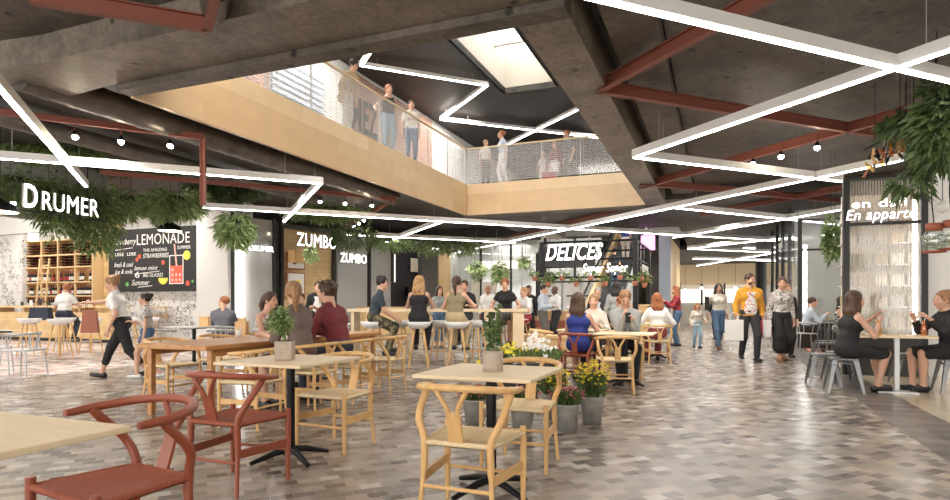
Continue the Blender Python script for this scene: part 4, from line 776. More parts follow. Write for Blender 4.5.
def g(r):
    p=Vector((r.gauss(0,.5),r.gauss(0,.5),r.gauss(0,.5))); 
    if p.length>1: p.normalize()
    return (p.x*.085-.03,p.y*.09,.28+p.z*.10),(r.uniform(-1,1),r.uniform(-1,1),r.uniform(-.3,.6))
leafcloud(560,g,.032,5,.42).build('foliage','leaf_mid',o)
# zinc flower pots
def zinc(x,y,l,col,s=1.,seed=1,tall=.3):
    o=thing('flower_pot',l,'plant',(x,y,0)); o.scale=(s,s,s)
    MB().lathe([(0,0),(.085,0),(.115,.24),(.12,.25),(.108,.25),(.10,.22),(0,.22)],n=22).build('bucket','zinc',o)
    def g(r): a=r.uniform(0,6.3); q=r.random()**.5*.17; return (math.cos(a)*q*.6,math.sin(a)*q*.6,.22+r.random()*tall*.5),(math.cos(a)*.5,math.sin(a)*.5,1)
    leafcloud(380,g,.12,seed,.10).build('foliage','leaf_dark',o)
    rnd=random.Random(seed); mb=MB()
    for k in range(85 if col!='petal_yellow' else 130):
        a=rnd.uniform(0,6.3); q=rnd.random()**.5*.17; c=(math.cos(a)*q,math.sin(a)*q,.24+tall*(.55+.45*rnd.random())-q*.4)
        for j in range(6): b=j*1.05+a; d=Vector((math.cos(b)*.018,math.sin(b)*.018,.008)); s_=Vector((-math.sin(b)*.008,math.cos(b)*.008,0)); C_=Vector(c); mb.add([C_,C_+d*.6+s_,C_+d,C_+d*.6-s_],[(0,1,2,3)])
        mb.ball(c,.008,5,3)
    mb.build('blossoms',col,o)
zinc(0,5.75,'zinc bucket of dusky pink flowers left of the centre chair back','petal_pink',1,1,.17); zinc(.43,5.44,'zinc bucket of dark green leaves behind the centre chair','petal_pink',1,6,.2)
zinc(.84,5.48,'zinc bucket of dusky pink flowers right of the centre chair','petal_pink',1.0,2,.2); zinc(1.14,5.85,'zinc bucket of tall yellow flowers at the right of the row','petal_yellow',1.05,3,.36); zinc(.80,6.1,'zinc bucket of yellow flowers behind the pink ones','petal_yellow',1,4,.3)
def trough(x,y,rz,L,l):
    o=thing('planter_box',l,'planter',(x,y,0),rz); MB().box((0,0,.16),(L,.35,.32)).build('trough','dark_frame',o)
    def g(r): return (r.uniform(-L/2,L/2),r.uniform(-.15,.15),.32+r.random()*.1),(r.uniform(-.5,.5),r.uniform(-.5,.5),1)
    leafcloud(520,g,.18,9,.12).build('foliage','leaf_mid',o)
    for nm,c,x0,x1,z0,z1,n in (('yellow_blossoms','petal_yellow',-L/2,L*.25,.38,.54,80),('white_blossoms','petal_white',-.1,L/2,.42,.68,75)):
        rnd=random.Random(n); mb=MB()
        for k in range(n):
            t_=rnd.gauss(.5,.24); C_=Vector((x0+(x1-x0)*t_,rnd.gauss(0,.1),z0+(z1-z0)*(.5+rnd.gauss(0,.28)-1.6*(t_-.5)**2)))
            for j in range(5): b=j*1.26; d=Vector((math.cos(b)*.04,math.sin(b)*.02,.02+.03*math.sin(b))); s_=Vector((-math.sin(b)*.014,0,math.cos(b)*.014)); mb.add([C_,C_+d*.6+s_,C_+d,C_+d*.6-s_],[(0,1,2,3)])
        mb.build(nm,c,o)
trough(.72,8.5,R(0),.95,'dark planter trough of yellow and white flowers before the high table')
# pots under the canopy
rnd=random.Random(11)
for i in range(11):
    t=i/10; a=ka0+KW*t*1.15-.3 if i<8 else ka1+.05; b=kb0-.12 if i<8 else kb0+.9*(i-7); z=kz0-.28 if i%2 else kz0-.1
    if i<8: a=ka0-.2+ (KW+.2)*i/7
    x,y,_=W(a,b); yl=i%2==0
    o=thing('hanging_pot',('lime green flowers' if yl else 'small green plant')+' in a clay pot hanging from the canopy','plant',(x,y,z),0,'lime flowered canopy pots' if yl else 'green canopy pots')
    MB().lathe([(0,0),(.06,0),(.09,.14),(.0,.14)],n=12).build('pot','clay',o); MB().tube([(0,0,.12),(0,0,kz0-z)],.005,4).build('wire','black_metal',o)
    def g(r): q=Vector((r.gauss(0,.5),r.gauss(0,.5),r.gauss(0,.4))); return (q.x*.13,q.y*.13,.2+q.z*.12),(q.x,q.y,.3)
    leafcloud(60,g,.1,i,.3).build('foliage','leaf_pale' if yl else 'leaf_mid',o)
for k in range(5): tag(MB().lathe([(0,0),(.055,0),(.075,.15),(0,.15)],n=12).build('storage_jar','ceramic',loc=W(ka0-.3+k*.55,17.75,.0)[:2]+(.955,)),'small pale jar in the row on the light wood market counter','jar','jars on the market counter')
# table things
def cup(x,y,z,l,m='ceramic',h=.09): tag(MB().lathe([(0,0),(.03,0),(.038,h),(.034,h),(.028,.01)],n=14).build('cup',m,loc=(x,y,z)),l,'cup')
cup(-2.95,7.5,.751,'white cup by the woman in the floral dress'); cup(-2.3,6.9,.751,'white cup between the seated couple and the woman opposite')
def drink(x,y,l,m):
    o=thing('drink_bottle',l,'drink',(x,y,.751)); MB().lathe([(0,0),(.032,0),(.034,.1),(.02,.15),(.015,.2)],n=14).build('bottle',m,o); MB().tube([(0,0,.1),(.02,0,.26)],.004,5).build('straw','ceramic',o)
drink(5.28,7.85,'small bottle of pale beer before the sleeveless dress woman','beer_glass'); drink(5.82,7.78,'red iced drink before the black jacket woman','drink_glass')
# ================================================================ PEOPLE
class Field:
    def __init__(s,lo,hi,h):
        s.lo=np.array(lo,float); s.h=h; s.n=np.maximum(((np.array(hi)-s.lo)/h).astype(int)+2,4); s.F=np.full(s.n,1.0,np.float32)
    def sl(s,lo,hi):
        a=np.clip(((lo-s.lo)/s.h).astype(int),0,s.n); b=np.clip(((hi-s.lo)/s.h).astype(int)+2,0,s.n)
        if (b<=a).any(): return None,None
        g=[s.lo[i]+np.arange(a[i],b[i])*s.h for i in range(3)]
        return tuple(slice(a[i],b[i]) for i in range(3)), (g[0][:,None,None],g[1][None,:,None],g[2][None,None,:])
    def mix(s,q,d,k,sub=False):
        f=s.F[q]
        if sub: s.F[q]=np.maximum(f,-d); return
        h=np.clip(.5+.5*(f-d)/k,0,1); s.F[q]=f*(1-h)+d*h-k*h*(1-h)
    def cap(s,a,b,ra,rb=None,k=.025):
        rb=ra if rb is None else rb; a=np.array(a,float);b=np.array(b,float); m=max(ra,rb)+.05
        q,g=s.sl(np.minimum(a,b)-m,np.maximum(a,b)+m)
        if q is None: return
        ab=b-a; L=max(ab@ab,1e-9); px,py,pz=g[0]-a[0],g[1]-a[1],g[2]-a[2]; t=np.clip((px*ab[0]+py*ab[1]+pz*ab[2])/L,0,1)
        d=np.sqrt((px-t*ab[0])**2+(py-t*ab[1])**2+(pz-t*ab[2])**2)-(ra+(rb-ra)*t); s.mix(q,d,k)
    def ell(s,c,r,Rm=None,k=.02,sub=False):
        c=np.array(c,float); r=np.array(r,float); m=r.max()+.05; q,g=s.sl(c-m,c+m)
        if q is None: return
        p=[g[i]-c[i] for i in range(3)]
        if Rm is not None: p=[p[0]*Rm[0,i]+p[1]*Rm[1,i]+p[2]*Rm[2,i] for i in range(3)]
        l=np.sqrt((p[0]/r[0])**2+(p[1]/r[1])**2+(p[2]/r[2])**2); l2=np.sqrt((p[0]/r[0]**2)**2+(p[1]/r[1]**2)**2+(p[2]/r[2]**2)**2)+1e-6
        s.mix(q,(l*(l-1)/l2),k,sub)
    def cut(s,p,n):   # keep side where (x-p).n<0
        g=[s.lo[i]+np.arange(s.n[i])*s.h for i in range(3)]; d=(g[0][:,None,None]-p[0])*n[0]+(g[1][None,:,None]-p[1])*n[1]+(g[2][None,None,:]-p[2])*n[2]
        s.F=np.maximum(s.F,d.astype(np.float32))
    def mesh(s):
        F=s.F.copy(); F[0]=F[-1]=1; F[:,0]=F[:,-1]=1; F[:,:,0]=F[:,:,-1]=1; S=F<0; nx,ny,nz=F.shape
        def c(A,o): return A[o[0]:nx-1+o[0],o[1]:ny-1+o[1],o[2]:nz-1+o[2]]
        acc=np.zeros((nx-1,ny-1,nz-1,3),np.float32); cnt=np.zeros((nx-1,ny-1,nz-1),np.float32)
        for ax in range(3):
            o1,o2=[i for i in range(3) if i!=ax]
            for u in (0,1):
                for v in (0,1):
                    a=[0,0,0]; a[o1]=u; a[o2]=v; b=a[:]; b[ax]=1
                    fa,fb=c(F,a),c(F,b); m=(fa<0)!=(fb<0); t=np.where(m,fa/np.where(m,fa-fb,1),0); cnt+=m
                    for i in range(3): acc[...,i]+=m*(a[i]+(t if i==ax else 0))
        mk=cnt>0; idx=np.full(mk.shape,-1,np.int64); n=int(mk.sum()); idx[mk]=np.arange(n); ii=np.argwhere(mk)
        vs=(ii+acc[mk]/cnt[mk][:,None])*s.h+s.lo; fs=[]
        for ax in range(3):
            o1,o2=[i for i in range(3) if i!=ax]
            a=[slice(1,-1)]*3; a[ax]=slice(0,-1); b=a[:]; b[ax]=slice(1,None)
            fa,fb=S[tuple(a)],S[tuple(b)]; m=np.argwhere(fa!=fb)
            if not len(m): continue
            sg=fa[tuple(m.T)]; off=np.ones(3,int); off[ax]=0; m=m+off
            def ix(d1,d2): q=m.copy(); q[:,o1]+=d1; q[:,o2]+=d2; return idx[q[:,0],q[:,1],q[:,2]]
            q=np.stack([ix(-1,-1),ix(0,-1),ix(0,0),ix(-1,0)],1)
            if ax==1: sg=~sg
            q[~sg]=q[~sg][:,::-1]; fs.append(q)
        return vs,(np.concatenate(fs) if fs else np.zeros((0,4),int))
def meshobj(name,parts,m,parent,s=1.0):
    V=[];Fc=[];o=0
    for v,f in parts: V.append(v);Fc.append(f+o);o+=len(v)
    V=np.concatenate(V)*s; Fc=np.concatenate(Fc)
    me=bpy.data.meshes.new(name); me.vertices.add(len(V)); me.vertices.foreach_set('co',V.astype(np.float32).ravel()); me.loops.add(Fc.size); me.loops.foreach_set('vertex_index',Fc.ravel().astype(np.int32))
    me.polygons.add(len(Fc)); me.polygons.foreach_set('loop_start',np.arange(0,Fc.size,4,dtype=np.int32)); me.polygons.foreach_set('use_smooth',np.ones(len(Fc),bool)); me.materials.append(M[m]); me.update(calc_edges=True); me.validate()
    ob=bpy.data.objects.new(name,me); COL.objects.link(ob); ob.parent=parent; return ob
A_=lambda *p: np.array(p,float)
def unit(v): return v/(np.linalg.norm(v)+1e-9)
def ik(a,t,l1,l2,pole):
    d=t-a; L=np.linalg.norm(d); 
    if L>l1+l2-.003: t=a+d/L*(l1+l2-.003); L=l1+l2-.003
    L=max(L,abs(l1-l2)+.02); u=unit(t-a); x=(l1*l1-l2*l2+L*L)/(2*L); h=math.sqrt(max(l1*l1-x*x,0)); pv=unit(pole-u*(pole@u)); return a+u*x+pv*h, a+u*L
def person(label,x,y,deg,z=0,s=1.,sex='f',hip=.92,lean=4,LH=None,RH=None,LF=None,RF=None,yaw=0,pitch=0,skin='skin',hair=('long','hair_brown'),top=('short','cloth_white'),bot=('trousers','cloth_jean'),shoe='shoe_black',inner=None,vox=.017,side=0,beard=False,group=None,hem=None,sit=False,LK=None,RK=None,coatlen=.0,footdir=None):
    E=thing('person',label,'person',(x,y,z),R(deg-90),group)
    f=sex=='f'; L=R(lean); d=unit(A_(R(side),math.sin(L),math.cos(L))); P=A_(0,0,hip); N=P+d*.5; d2=unit(A_(R(side)*.5,math.sin(L*.45),math.cos(L*.45)))
    hc=N+d2*.152+A_(0,.025,0); cy,sy_=math.cos(R(yaw)),math.sin(R(yaw)); cp,sp=math.cos(R(pitch)),math.sin(R(pitch))
    Rz=np.array([[cy,-sy_,0],[sy_,cy,0],[0,0,1]]); Rx=np.array([[1,0,0],[0,cp,sp],[0,-sp,cp]]); Rm=Rz@Rx   # pitch>0 looks down
    H=lambda *v: hc+Rm@A_(*v)
    fw=unit(np.cross(d,A_(1,0,0))*-1) if False else unit(A_(0,1,0)-d*d[1])
    sw=.148 if f else .17; sh=[N-d*.085+A_(q*sw,0,0) for q in (-1,1)]; hp=[P+A_(q*.085,0,-.01) for q in (-1,1)]
    hands=[];elb=[]
    for i,(q,t) in enumerate(((-1,LH),(1,RH))):
        if t is None: t=(q*(sw+.07),.03+.5*math.sin(L)*.3,(sh[i][2]-.50))
        e,h=ik(sh[i],A_(*t),.28,.25,A_(q*.5,-1,-.5)); elb.append(e);hands.append(h)
    kn=[];an=[]
    for i,(q,t,kk) in enumerate(((-1,LF,LK),(1,RF,RK))):
        if t is None: t=(q*.1,.42,.08) if sit else (q*.09,.0,.08)
        e,h=ik(hp[i],A_(*t),.44,.42,A_(*(kk or (q*.12,1,.8 if sit else .1)))); kn.append(e);an.append(h)
    def torso(F,g=0,bare=False):
        w1=.075 if f else .095
        F.cap(P+A_(-.065,0,0)+d*.02,P+A_(.065,0,0)+d*.02,(.096 if f else .092)+g,k=.03); F.cap(P+d*.17+A_(-.045,0,0),P+d*.17+A_(.045,0,0),(.083 if f else .095)+g,k=.06)
        F.cap(P+d*.33+A_(-w1,0,0),P+d*.33+A_(w1,0,0),(.090 if f else .1)+g,k=.06);
        if bare: F.cap(N*.62+sh[0]*.38-d*.05,N*.62+sh[1]*.38-d*.05,.052+g*.7,k=.04)
        else: F.cap(sh[0]*.8+sh[1]*.2-d*.01,sh[1]*.8+sh[0]*.2-d*.01,(.05 if f else .056)+g,k=.05)
        for q in ((0,1) if not bare else ()): F.cap(N+d2*.02,sh[q],.045+g*.6,.04+g,k=.04)
        if f:
            for q in (-1,1): F.ell(P+d*.33+fw*.075+A_(q*.065,0,0),(.052+g,.05+g,.055+g),k=.03)
    lo=np.min([P-.25,hc-.2,*hands,*an,*kn,*elb],0)-.24; hi=np.max([P+.2,hc+.25,*hands,*an,*kn,*elb],0)+.24
    B=Field(lo,hi,vox); torso(B); B.cap(N-d*.06,N+d2*.09,.052 if f else .06,k=.03); B.cap(N+d2*.05,hc-d2*.02,.05,.055)
    for i in (0,1):
        B.cap(sh[i],elb[i],.045 if f else .052,.034 if f else .04); B.cap(elb[i],hands[i],.035 if f else .041,.021 if f else .026); B.cap(hp[i],kn[i],.082 if f else .085,.052); B.cap(kn[i],an[i],.053,.034); B.cap((kn[i]*.7+an[i]*.3)+A_(0,-.015,0),(kn[i]*.5+an[i]*.5)+A_(0,-.012,0),.05,.042)
    ft=[]
    for i in (0,1):
        fd_=A_(*footdir[i]) if footdir else A_((-1,1)[i]*.15,1,0); fd_=unit(fd_); sh_=an[i]-an[i]*A_(0,0,0); t=an[i]+fd_*.15-A_(0,0,.045); hl=an[i]-fd_*.04-A_(0,0,.04); ft.append((hl,t)); B.cap(hl,t,.035,.03); B.cap(an[i],hl,.035,.035)
    parts=[B.mesh()]
    # head at finer resolution
    Hh=Field(hc-.19,hc+.19,.0085); Hh.ell(H(0,-.012,.022),(.074,.092,.088),Rm); Hh.ell(H(0,.018,-.045),(.056,.066,.068),Rm,k=.03); Hh.cap(H(0,.07,-.088),H(0,.055,-.09),.018 if f else .024,k=.03)
    Hh.cap(H(0,.083,.01),H(0,.106,-.028),.008,.013,k=.012); 
    for q in (-1,1):
        Hh.ell(H(q*.03,.098,.01),(.018,.014,.012),Rm,sub=True); Hh.ell(H(q*.03,.078,.008),(.016,.014,.013),Rm,k=.008); Hh.ell(H(q*.076,-.005,-.01),(.009,.02,.03),Rm,k=.006); Hh.ell(H(q*.037,.062,-.035),(.024,.022,.022),Rm,k=.02)
    Hh.cap(H(-.016,.088,-.058),H(.016,.088,-.058),.008,k=.01); Hh.cap(hc-d2*.05,N+d2*.0,.05,.05 if f else .058,k=.03); parts.append(Hh.mesh())
    for i in (0,1):   # hands
        q=(-1,1)[i]; u=unit(hands[i]-elb[i]); side_=unit(np.cross(u,A_(0,0,1)) if abs(u[2])<.8 else A_(0,1,0)-u*u[1]); nrm=np.cross(u,side_); 
        if (nrm@A_(-q,0,-.6))<0: nrm=-nrm
        h0=hands[i]; G=Field(h0-.2,h0+.2,.0075); G.cap(h0-u*.04,h0+u*.01,.024,.022,k=.02)
        for j in (-1,0,1): G.cap(h0+u*.015+side_*j*.010,h0+u*.085+side_*j*.022,.014,.0125,k=.014)
        for j,(ln) in enumerate((.062,.074,.07,.052)):
            b=h0+u*.088+side_*(j-1.5)*.0195; m1=b+unit(u+nrm*.35)*ln*.55; G.cap(b,m1,.0092,.0085,k=.004); G.cap(m1,m1+unit(u*.7+nrm)*ln*.5,.0085,.0072,k=.004)
        tb=h0+u*.02+side_*-.02; t1=tb+unit(u*.7-side_*.8+nrm*.3)*.045; G.cap(tb,t1,.013,.0105,k=.01); G.cap(t1,t1+unit(u+nrm*.4-side_*.2)*.033,.0105,.008,k=.006); parts.append(G.mesh())
    BODY=meshobj('body',parts,skin,E,s)
    # face details
    def small(nm,pts,m):
        mb=MB(); 
        for c,r in pts: p=H(*c); mb.ball(tuple(p*s),tuple(np.array(r)*s),8,6)
        mb.build(nm,m,BODY)
    small('eyes',[((q*.03,.087,.008),(.009,.006,.006)) for q in (-1,1)],'eye'); small('lips',[((0,.094,-.058),(.021,.006,.007))],'lip'); small('eyebrows',[((q*.031,.086,.030),(.015,.005,.003)) for q in (-1,1)],hair[1] if hair[0]!='bald' else 'hair_dark')
    # clothes
    g=.016
    def grow(fn,nm,m,h=vox): 
        F=Field(lo,hi,h); fn(F); v,fc=F.mesh()
        if len(fc): meshobj(nm,[(v,fc)],m,E,s)
    slv={'none':0,'cap':.35,'short':.6,'elbow':1.0,'long':2,'coat':2}[top[0]]
    hm=hem if hem is not None else (-.02 if top[0]!='coat' else -.10)
    def shirt(F,gg=g):
        torso(F,gg,slv==0)
        for i in (0,1):
            if slv==0: F.cap(N+A_((-1,1)[i]*.10,0,0)-d*.03,sh[i]*.7+N*.3-d*.03,.045,k=.03); continue
            if slv<=1: F.cap(sh[i],sh[i]+(elb[i]-sh[i])*slv,(.045 if f else .052)+gg,(.038 if f else .045)+gg)
            else: F.cap(sh[i],elb[i],(.045 if f else .052)+gg,(.036 if f else .042)+gg); F.cap(elb[i],hands[i]-unit(hands[i]-elb[i])*.015,(.036 if f else .042)+gg,(.026 if f else .031)+gg)
        if top[0]=='coat' or hm<-.05: F.cap(P+A_(-.07,0,0)-d*.08*(0 if sit else 1),P+A_(.07,0,0)-d*.08*(0 if sit else 1),.108+gg,k=.04)
        F.cut(P+d*hm,-d)
        F.cut(N+d*(.03 if slv else -.02),unit(d-fw*-.3)) if slv else F.cut(N+d*-.025,unit(d))
    if bot[0]=='dress': hm=.0
    grow(shirt,'dress_bodice' if bot[0]=='dress' else ('jacket' if top[0]=='coat' else 'top'),top[1])
    if inner:
        def inn(F): 
            for q in (-1,1): F.cap(P+d*.03+fw*.022+A_(q*.035,0,0),P+d*.40+fw*.03+A_(q*.02,0,0),.105,.085,k=.02)
            F.cut(P+fw*.07,-fw); F.cut(P+d*.42,d); F.cut(P+d*-.01,-d); F.cut(P+d*.2+fw*.04,-fw)
        F=Field(P-.3,N+.3,.012); inn(F); v,fc=F.mesh(); meshobj('shirt_front',[(v+fw*.006,fc)],inner,E,s)
    ln={'trousers':1.93,'cropped':1.6,'shorts':.45,'dress':0,'skirt':0,'culotte':1.5}[bot[0]]
    if ln:
        cu=bot[0]=='culotte'
        def tr(F):
            F.cap(P+A_(-.065,0,0)+d*.02,P+A_(.065,0,0)+d*.02,(.105 if f else .1)+g-.004,k=.04); F.cut(P+d*.10,d)
            for i in (0,1):
                if ln<=1: F.cap(hp[i],hp[i]+(kn[i]-hp[i])*ln,.085+g,.075+g)
                else: F.cap(hp[i],kn[i],.084+g,.054+g+(.04 if cu else 0)); F.cap(kn[i],kn[i]+(an[i]-kn[i])*(ln-1),.055+g+(.04 if cu else 0),.036+g+(.07 if cu else .004))
        grow(tr,'trousers' if ln>1 else 'shorts',bot[1])
    else:
        def skf(F):
            F.cap(P+A_(-.062,0,0)+d*.03,P+A_(.062,0,0)+d*.03,.096+g,k=.03); F.cut(P+d*.12,d)
            k2=[hp[i]+(kn[i]-hp[i])*(.92 if sit else .95) for i in (0,1)]
            for t in (0,.5,1): F.cap(hp[0]*(1-t)+hp[1]*t,k2[0]*(1-t)+k2[1]*t+A_(0,0,.0),.076+g,.06+g+(0 if sit else .03),k=.02)
            if not sit: F.cut(A_(0,0,k2[0][2]),A_(0,0,-1))
        grow(skf,'skirt',bot[1])
    def shoes(F):
        for i in (0,1): F.cap(ft[i][0],ft[i][1],.043,.037); F.cap(an[i]-A_(0,0,.01),ft[i][0],.042 if 'boot' in shoe or 'tan' in shoe else .036,.04)
    grow(shoes,'shoes',shoe,.014)
    # hair
    if hair[0]!='bald':
        F=Field(hc-A_(.2,.26,.58),hc+A_(.2,.2,.25),.012 if vox<.02 else .016); st=hair[0]
        if st=='short': F.ell(H(0,-.022,.038),(.086,.102,.094),Rm)
        else: F.ell(H(0,-.025,.032),(.09,.105,.1),Rm)
        if st=='curly':
            rr=random.Random(int(abs(x)*97+y*31))
            for k in range(26): a=rr.uniform(0,6.3); b=rr.uniform(-.2,1.2); F.ell(H(.085*math.cos(a)*math.cos(b),-.025+.1*math.sin(a)*math.cos(b),.04+.095*math.sin(b)),(.028,)*3,k=.01)
        if st in('long','longer'):
            zl=-.30 if st=='long' else -.42
            for q in (-1,0,1): F.cap(H(q*.055,-.055,.0),H(q*.065,-.07,-.15)+A_(0,0,0),.05,.05); F.cap(H(q*.065,-.07,-.15),H(q*.06,-.075,zl)*1-fw*.0,.052,.03)
            for q in (-1,1): F.cap(H(q*.075,-.0,.03),H(q*.085,-.01,-.15),.024,.03)
        if st=='ponytail': F.ell(H(0,-.12,.05),(.03,)*3); F.cap(H(0,-.125,.05),H(0,-.16,-.06),.028,.036); F.cap(H(0,-.16,-.06),H(.01,-.13,-.24),.036,.014)
        if st=='bun': F.ell(H(0,-.115,.075),(.05,.045,.045),Rm)
        if st=='updo': F.ell(H(0,-.08,.09),(.06,.06,.05),Rm); F.ell(H(0,-.11,.02),(.06,.05,.06),Rm)
        F.ell(H(0,.105,-.035),(.075,.085,.105),Rm,sub=True); F.ell(H(0,.03,-.17),(.085,.09,.085),Rm,sub=True) if st not in('long','longer') else None
        v,fc=F.mesh(); meshobj('hair',[(v,fc)],hair[1],E,s)
    if beard:
        F=Field(hc-.2,hc+.2,.009); F.ell(H(0,.022,-.058),(.060,.071,.060),Rm); F.cut(H(0,0,-.064),Rm@A_(0,-.35,1)); F.cut(H(0,.0,0),Rm@A_(0,-1,0)); v,fc=F.mesh(); meshobj('beard',[(v,fc)],hair[1],E,s)
    return E
SB=.81+.10
def bar_feet(): return dict(LF=(-.1,.27,.38),RF=(.1,.27,.36))
def hold_bag(x,y,z,rz,w,h,d,m,l,name='shopping_bag',cat='bag',tap=1.0):
    o=thing(name,l,cat,(x,y,z),rz); MB().box((0,0,h/2),(w,d,h),taper=tap).build('bag_body',m,o,bevel=.006)
    for q in (-1,1): MB().tube(curve([(-w*.22*1,q*d*.3,h),(-w*.2,q*d*.3,h+.10),(0,q*d*.2,h+.15),(w*.2,q*d*.3,h+.10),(w*.22,q*d*.3,h)]),.005,5).build('handle',m,o)
    return o
def local(E,x,y,z):
    c,s_=math.cos(E.rotation_euler[2]),math.sin(E.rotation_euler[2]); return (E.location.x+x*c-y*s_,E.location.y+x*s_+y*c,E.location.z+z)
# --- walkers, left
p=person('young mother in white T-shirt and black trousers stepping left, arm stretched to a brown bag',-5.55,9.45,188,s=.98,hip=.88,lean=14,LH=(-.2,.12,.80),RH=(.12,.66,1.20),LF=(-.05,-.40,.13),RF=(.06,.34,.08),yaw=12,pitch=22,hair=('bun','hair_light'),top=('short','cloth_white'),bot=('cropped','cloth_black'),footdir=((0,1,-.25),(0,1,.1)))
hold_bag(-6.17,9.62,.70,R(15),.25,.36,.12,'bag_rust','rust-brown leather tote held out by the walking mother','tote_bag','bag',.75)
person('girl in floral blouse and denim shorts walking beside her mother',-5.1,9.35,200,s=.80,hip=.90,lean=3,LH=(-.2,.05,.75),RH=(.1,.25,1.1),LF=(-.06,-.22,.1),RF=(.08,.20,.08),hair=('bun','hair_dark'),top=('cap','speckled'),bot=('shorts','cloth_jean'),shoe='shoe_white',hem=-.05)
person('man in grey suit seated on a pale chair, turned away',-5.0,11.85,100,z=0,sex='m',hip=.56,lean=14,sit=True,LH=(-.15,.5,.78),RH=(.15,.5,.78),yaw=70,hair=('short','hair_red'),top=('coat','cloth_grey'),bot=('trousers','cloth_grey'),shoe='boot_brown',hem=-.08)
person('customer in white shirt with ginger hair seated at the left bar',-9.9,14.45,100,sex='f',hip=SB,lean=12,sit=True,**bar_feet(),LH=(-.2,.4,1.12),RH=(.2,.4,1.12),yaw=40,hair=('bun','hair_red'),top=('short','cloth_white'),bot=('trousers','navy'),shoe='shoe_black')
hold_bag(-10.2,14.1,.78,R(0),.5,.3,.2,'navy','navy slouchy handbag hanging by the left bar customer','handbag','bag',.8)
# --- long table group
def seat_at(a,b,z=0): x,y,_=W(a,b); return x,y
x,y=seat_at(-4.22,5.4); person('woman with ginger braid and brown waistcoat seated back to us at the teak table',x,y,155,hip=.59,s=1.04,lean=10,sit=True,LH=(-.12,.42,.79),RH=(.16,.42,.80),yaw=-40,hair=('ponytail','hair_light'),top=('elbow','cloth_taupe'),bot=('dress','cloth_brown'),shoe='shoe_black',vox=.014)
x,y=seat_at(-4.22,6.12); person('man in burgundy shirt seated at the teak table, leaning in',x,y,158,sex='m',s=1.06,hip=.60,lean=17,sit=True,LH=(-.2,.45,.78),RH=(.05,.5,.79),yaw=8,hair=('curly','hair_brown'),top=('long','cloth_burgundy'),bot=('trousers','navy'),shoe='shoe_black',vox=.014)
x,y=seat_at(-5.98,6.8); person('long-haired woman in sleeveless floral dress at the teak table',x,y,-32,hip=.57,lean=12,sit=True,LH=(-.15,.42,.79),RH=(.12,.45,.80),yaw=10,hair=('ponytail','hair_brown'),top=('none','floral'),bot=('dress','floral'),vox=.014)
x,y=seat_at(-5.98,7.45); put(oakc,x-.02,y,-22,'oak wishbone chair on the far side of the teak table'); person('person in a dark top half hidden behind the ginger braid woman',x,y,-30,sex='m',hip=.57,lean=10,sit=True,LH=(-.1,.35,1.1),RH=(.15,.42,.79),yaw=-25,hair=('short','hair_brown'),top=('long','cloth_charcoal'))
x,y=seat_at(-5.95,6.8); put(oakc,x,y,-22,'oak wishbone chair under the woman in the floral dress')
person('bearded man in open black jacket standing with hand at his mouth',-3.72,14.2,282,sex='m',s=1.0,hip=.92,lean=2,LH=(-.02,.24,1.48),RH=None,hair=('short','hair_brown'),beard=True,top=('coat','cloth_black'),inner='cloth_white',bot=('trousers','cloth_jean'),yaw=8)
# --- high table
B_=dict(sit=True,**bar_feet())
person('man with curly dark hair in dark tee seated sideways at the high table',-1.87,10.98,10,sex='m',hip=SB,lean=16,LH=(-.1,.42,.92),RH=(.12,.40,.90),yaw=-15,hair=('curly','hair_dark'),top=('short','cloth_navytee'),bot=('trousers','camo'),shoe='shoe_black',LF=(-.05,.3,.35),RF=(.12,.25,.3),sit=True,vox=.014)
person('blond long-haired woman in black sleeveless top seated back to us',-1.03,11.0,86,hip=SB,lean=4,LH=(-.2,.42,1.1),RH=(.2,.42,1.1),hair=('longer','hair_blond'),top=('none','cloth_black'),bot=('trousers','cloth_black'),vox=.014,hem=-.12,**B_)
person('brown-haired woman in olive top seated back to us at the high table',-.36,11.02,75,hip=SB,lean=8,LH=(-.25,.38,1.06),RH=(.28,.42,1.14),hair=('ponytail','hair_brown'),top=('none','cloth_olive'),bot=('trousers','cloth_khaki'),vox=.014,**B_)
person('man in black facing us across the high table',-.22,13.2,262,sex='m',hip=SB,lean=8,LH=(-.15,.35,1.12),RH=(.15,.35,1.12),hair=('short','hair_brown'),top=('short','cloth_black'),bot=('trousers','cloth_charcoal'),**B_)
person('red-haired woman in black top facing us, leaning on the high table',.66,13.0,262,hip=SB+.03,lean=8,LH=(-.3,.3,1.1),RH=(.28,.3,1.1),hair=('bun','hair_red'),top=('cap','cloth_black'),bot=('dress','cloth_greytrouser'),pitch=12,**B_)
person('fair-haired boy in white shirt by the high table end',1.12,13.2,215,sex='m',s=.86,hip=SB+.1,lean=5,LH=(-.15,.35,1.2),RH=(.15,.35,1.2),hair=('short','hair_blond'),top=('short','cloth_white'),bot=('trousers','cloth_red'),**B_)
person('dark-haired woman in grey dress standing beyond the blond woman',-.95,15.6,300,s=.96,hair=('long','hair_dark'),top=('long','cloth_heather'),bot=('cropped','cloth_jean'),vox=.022)
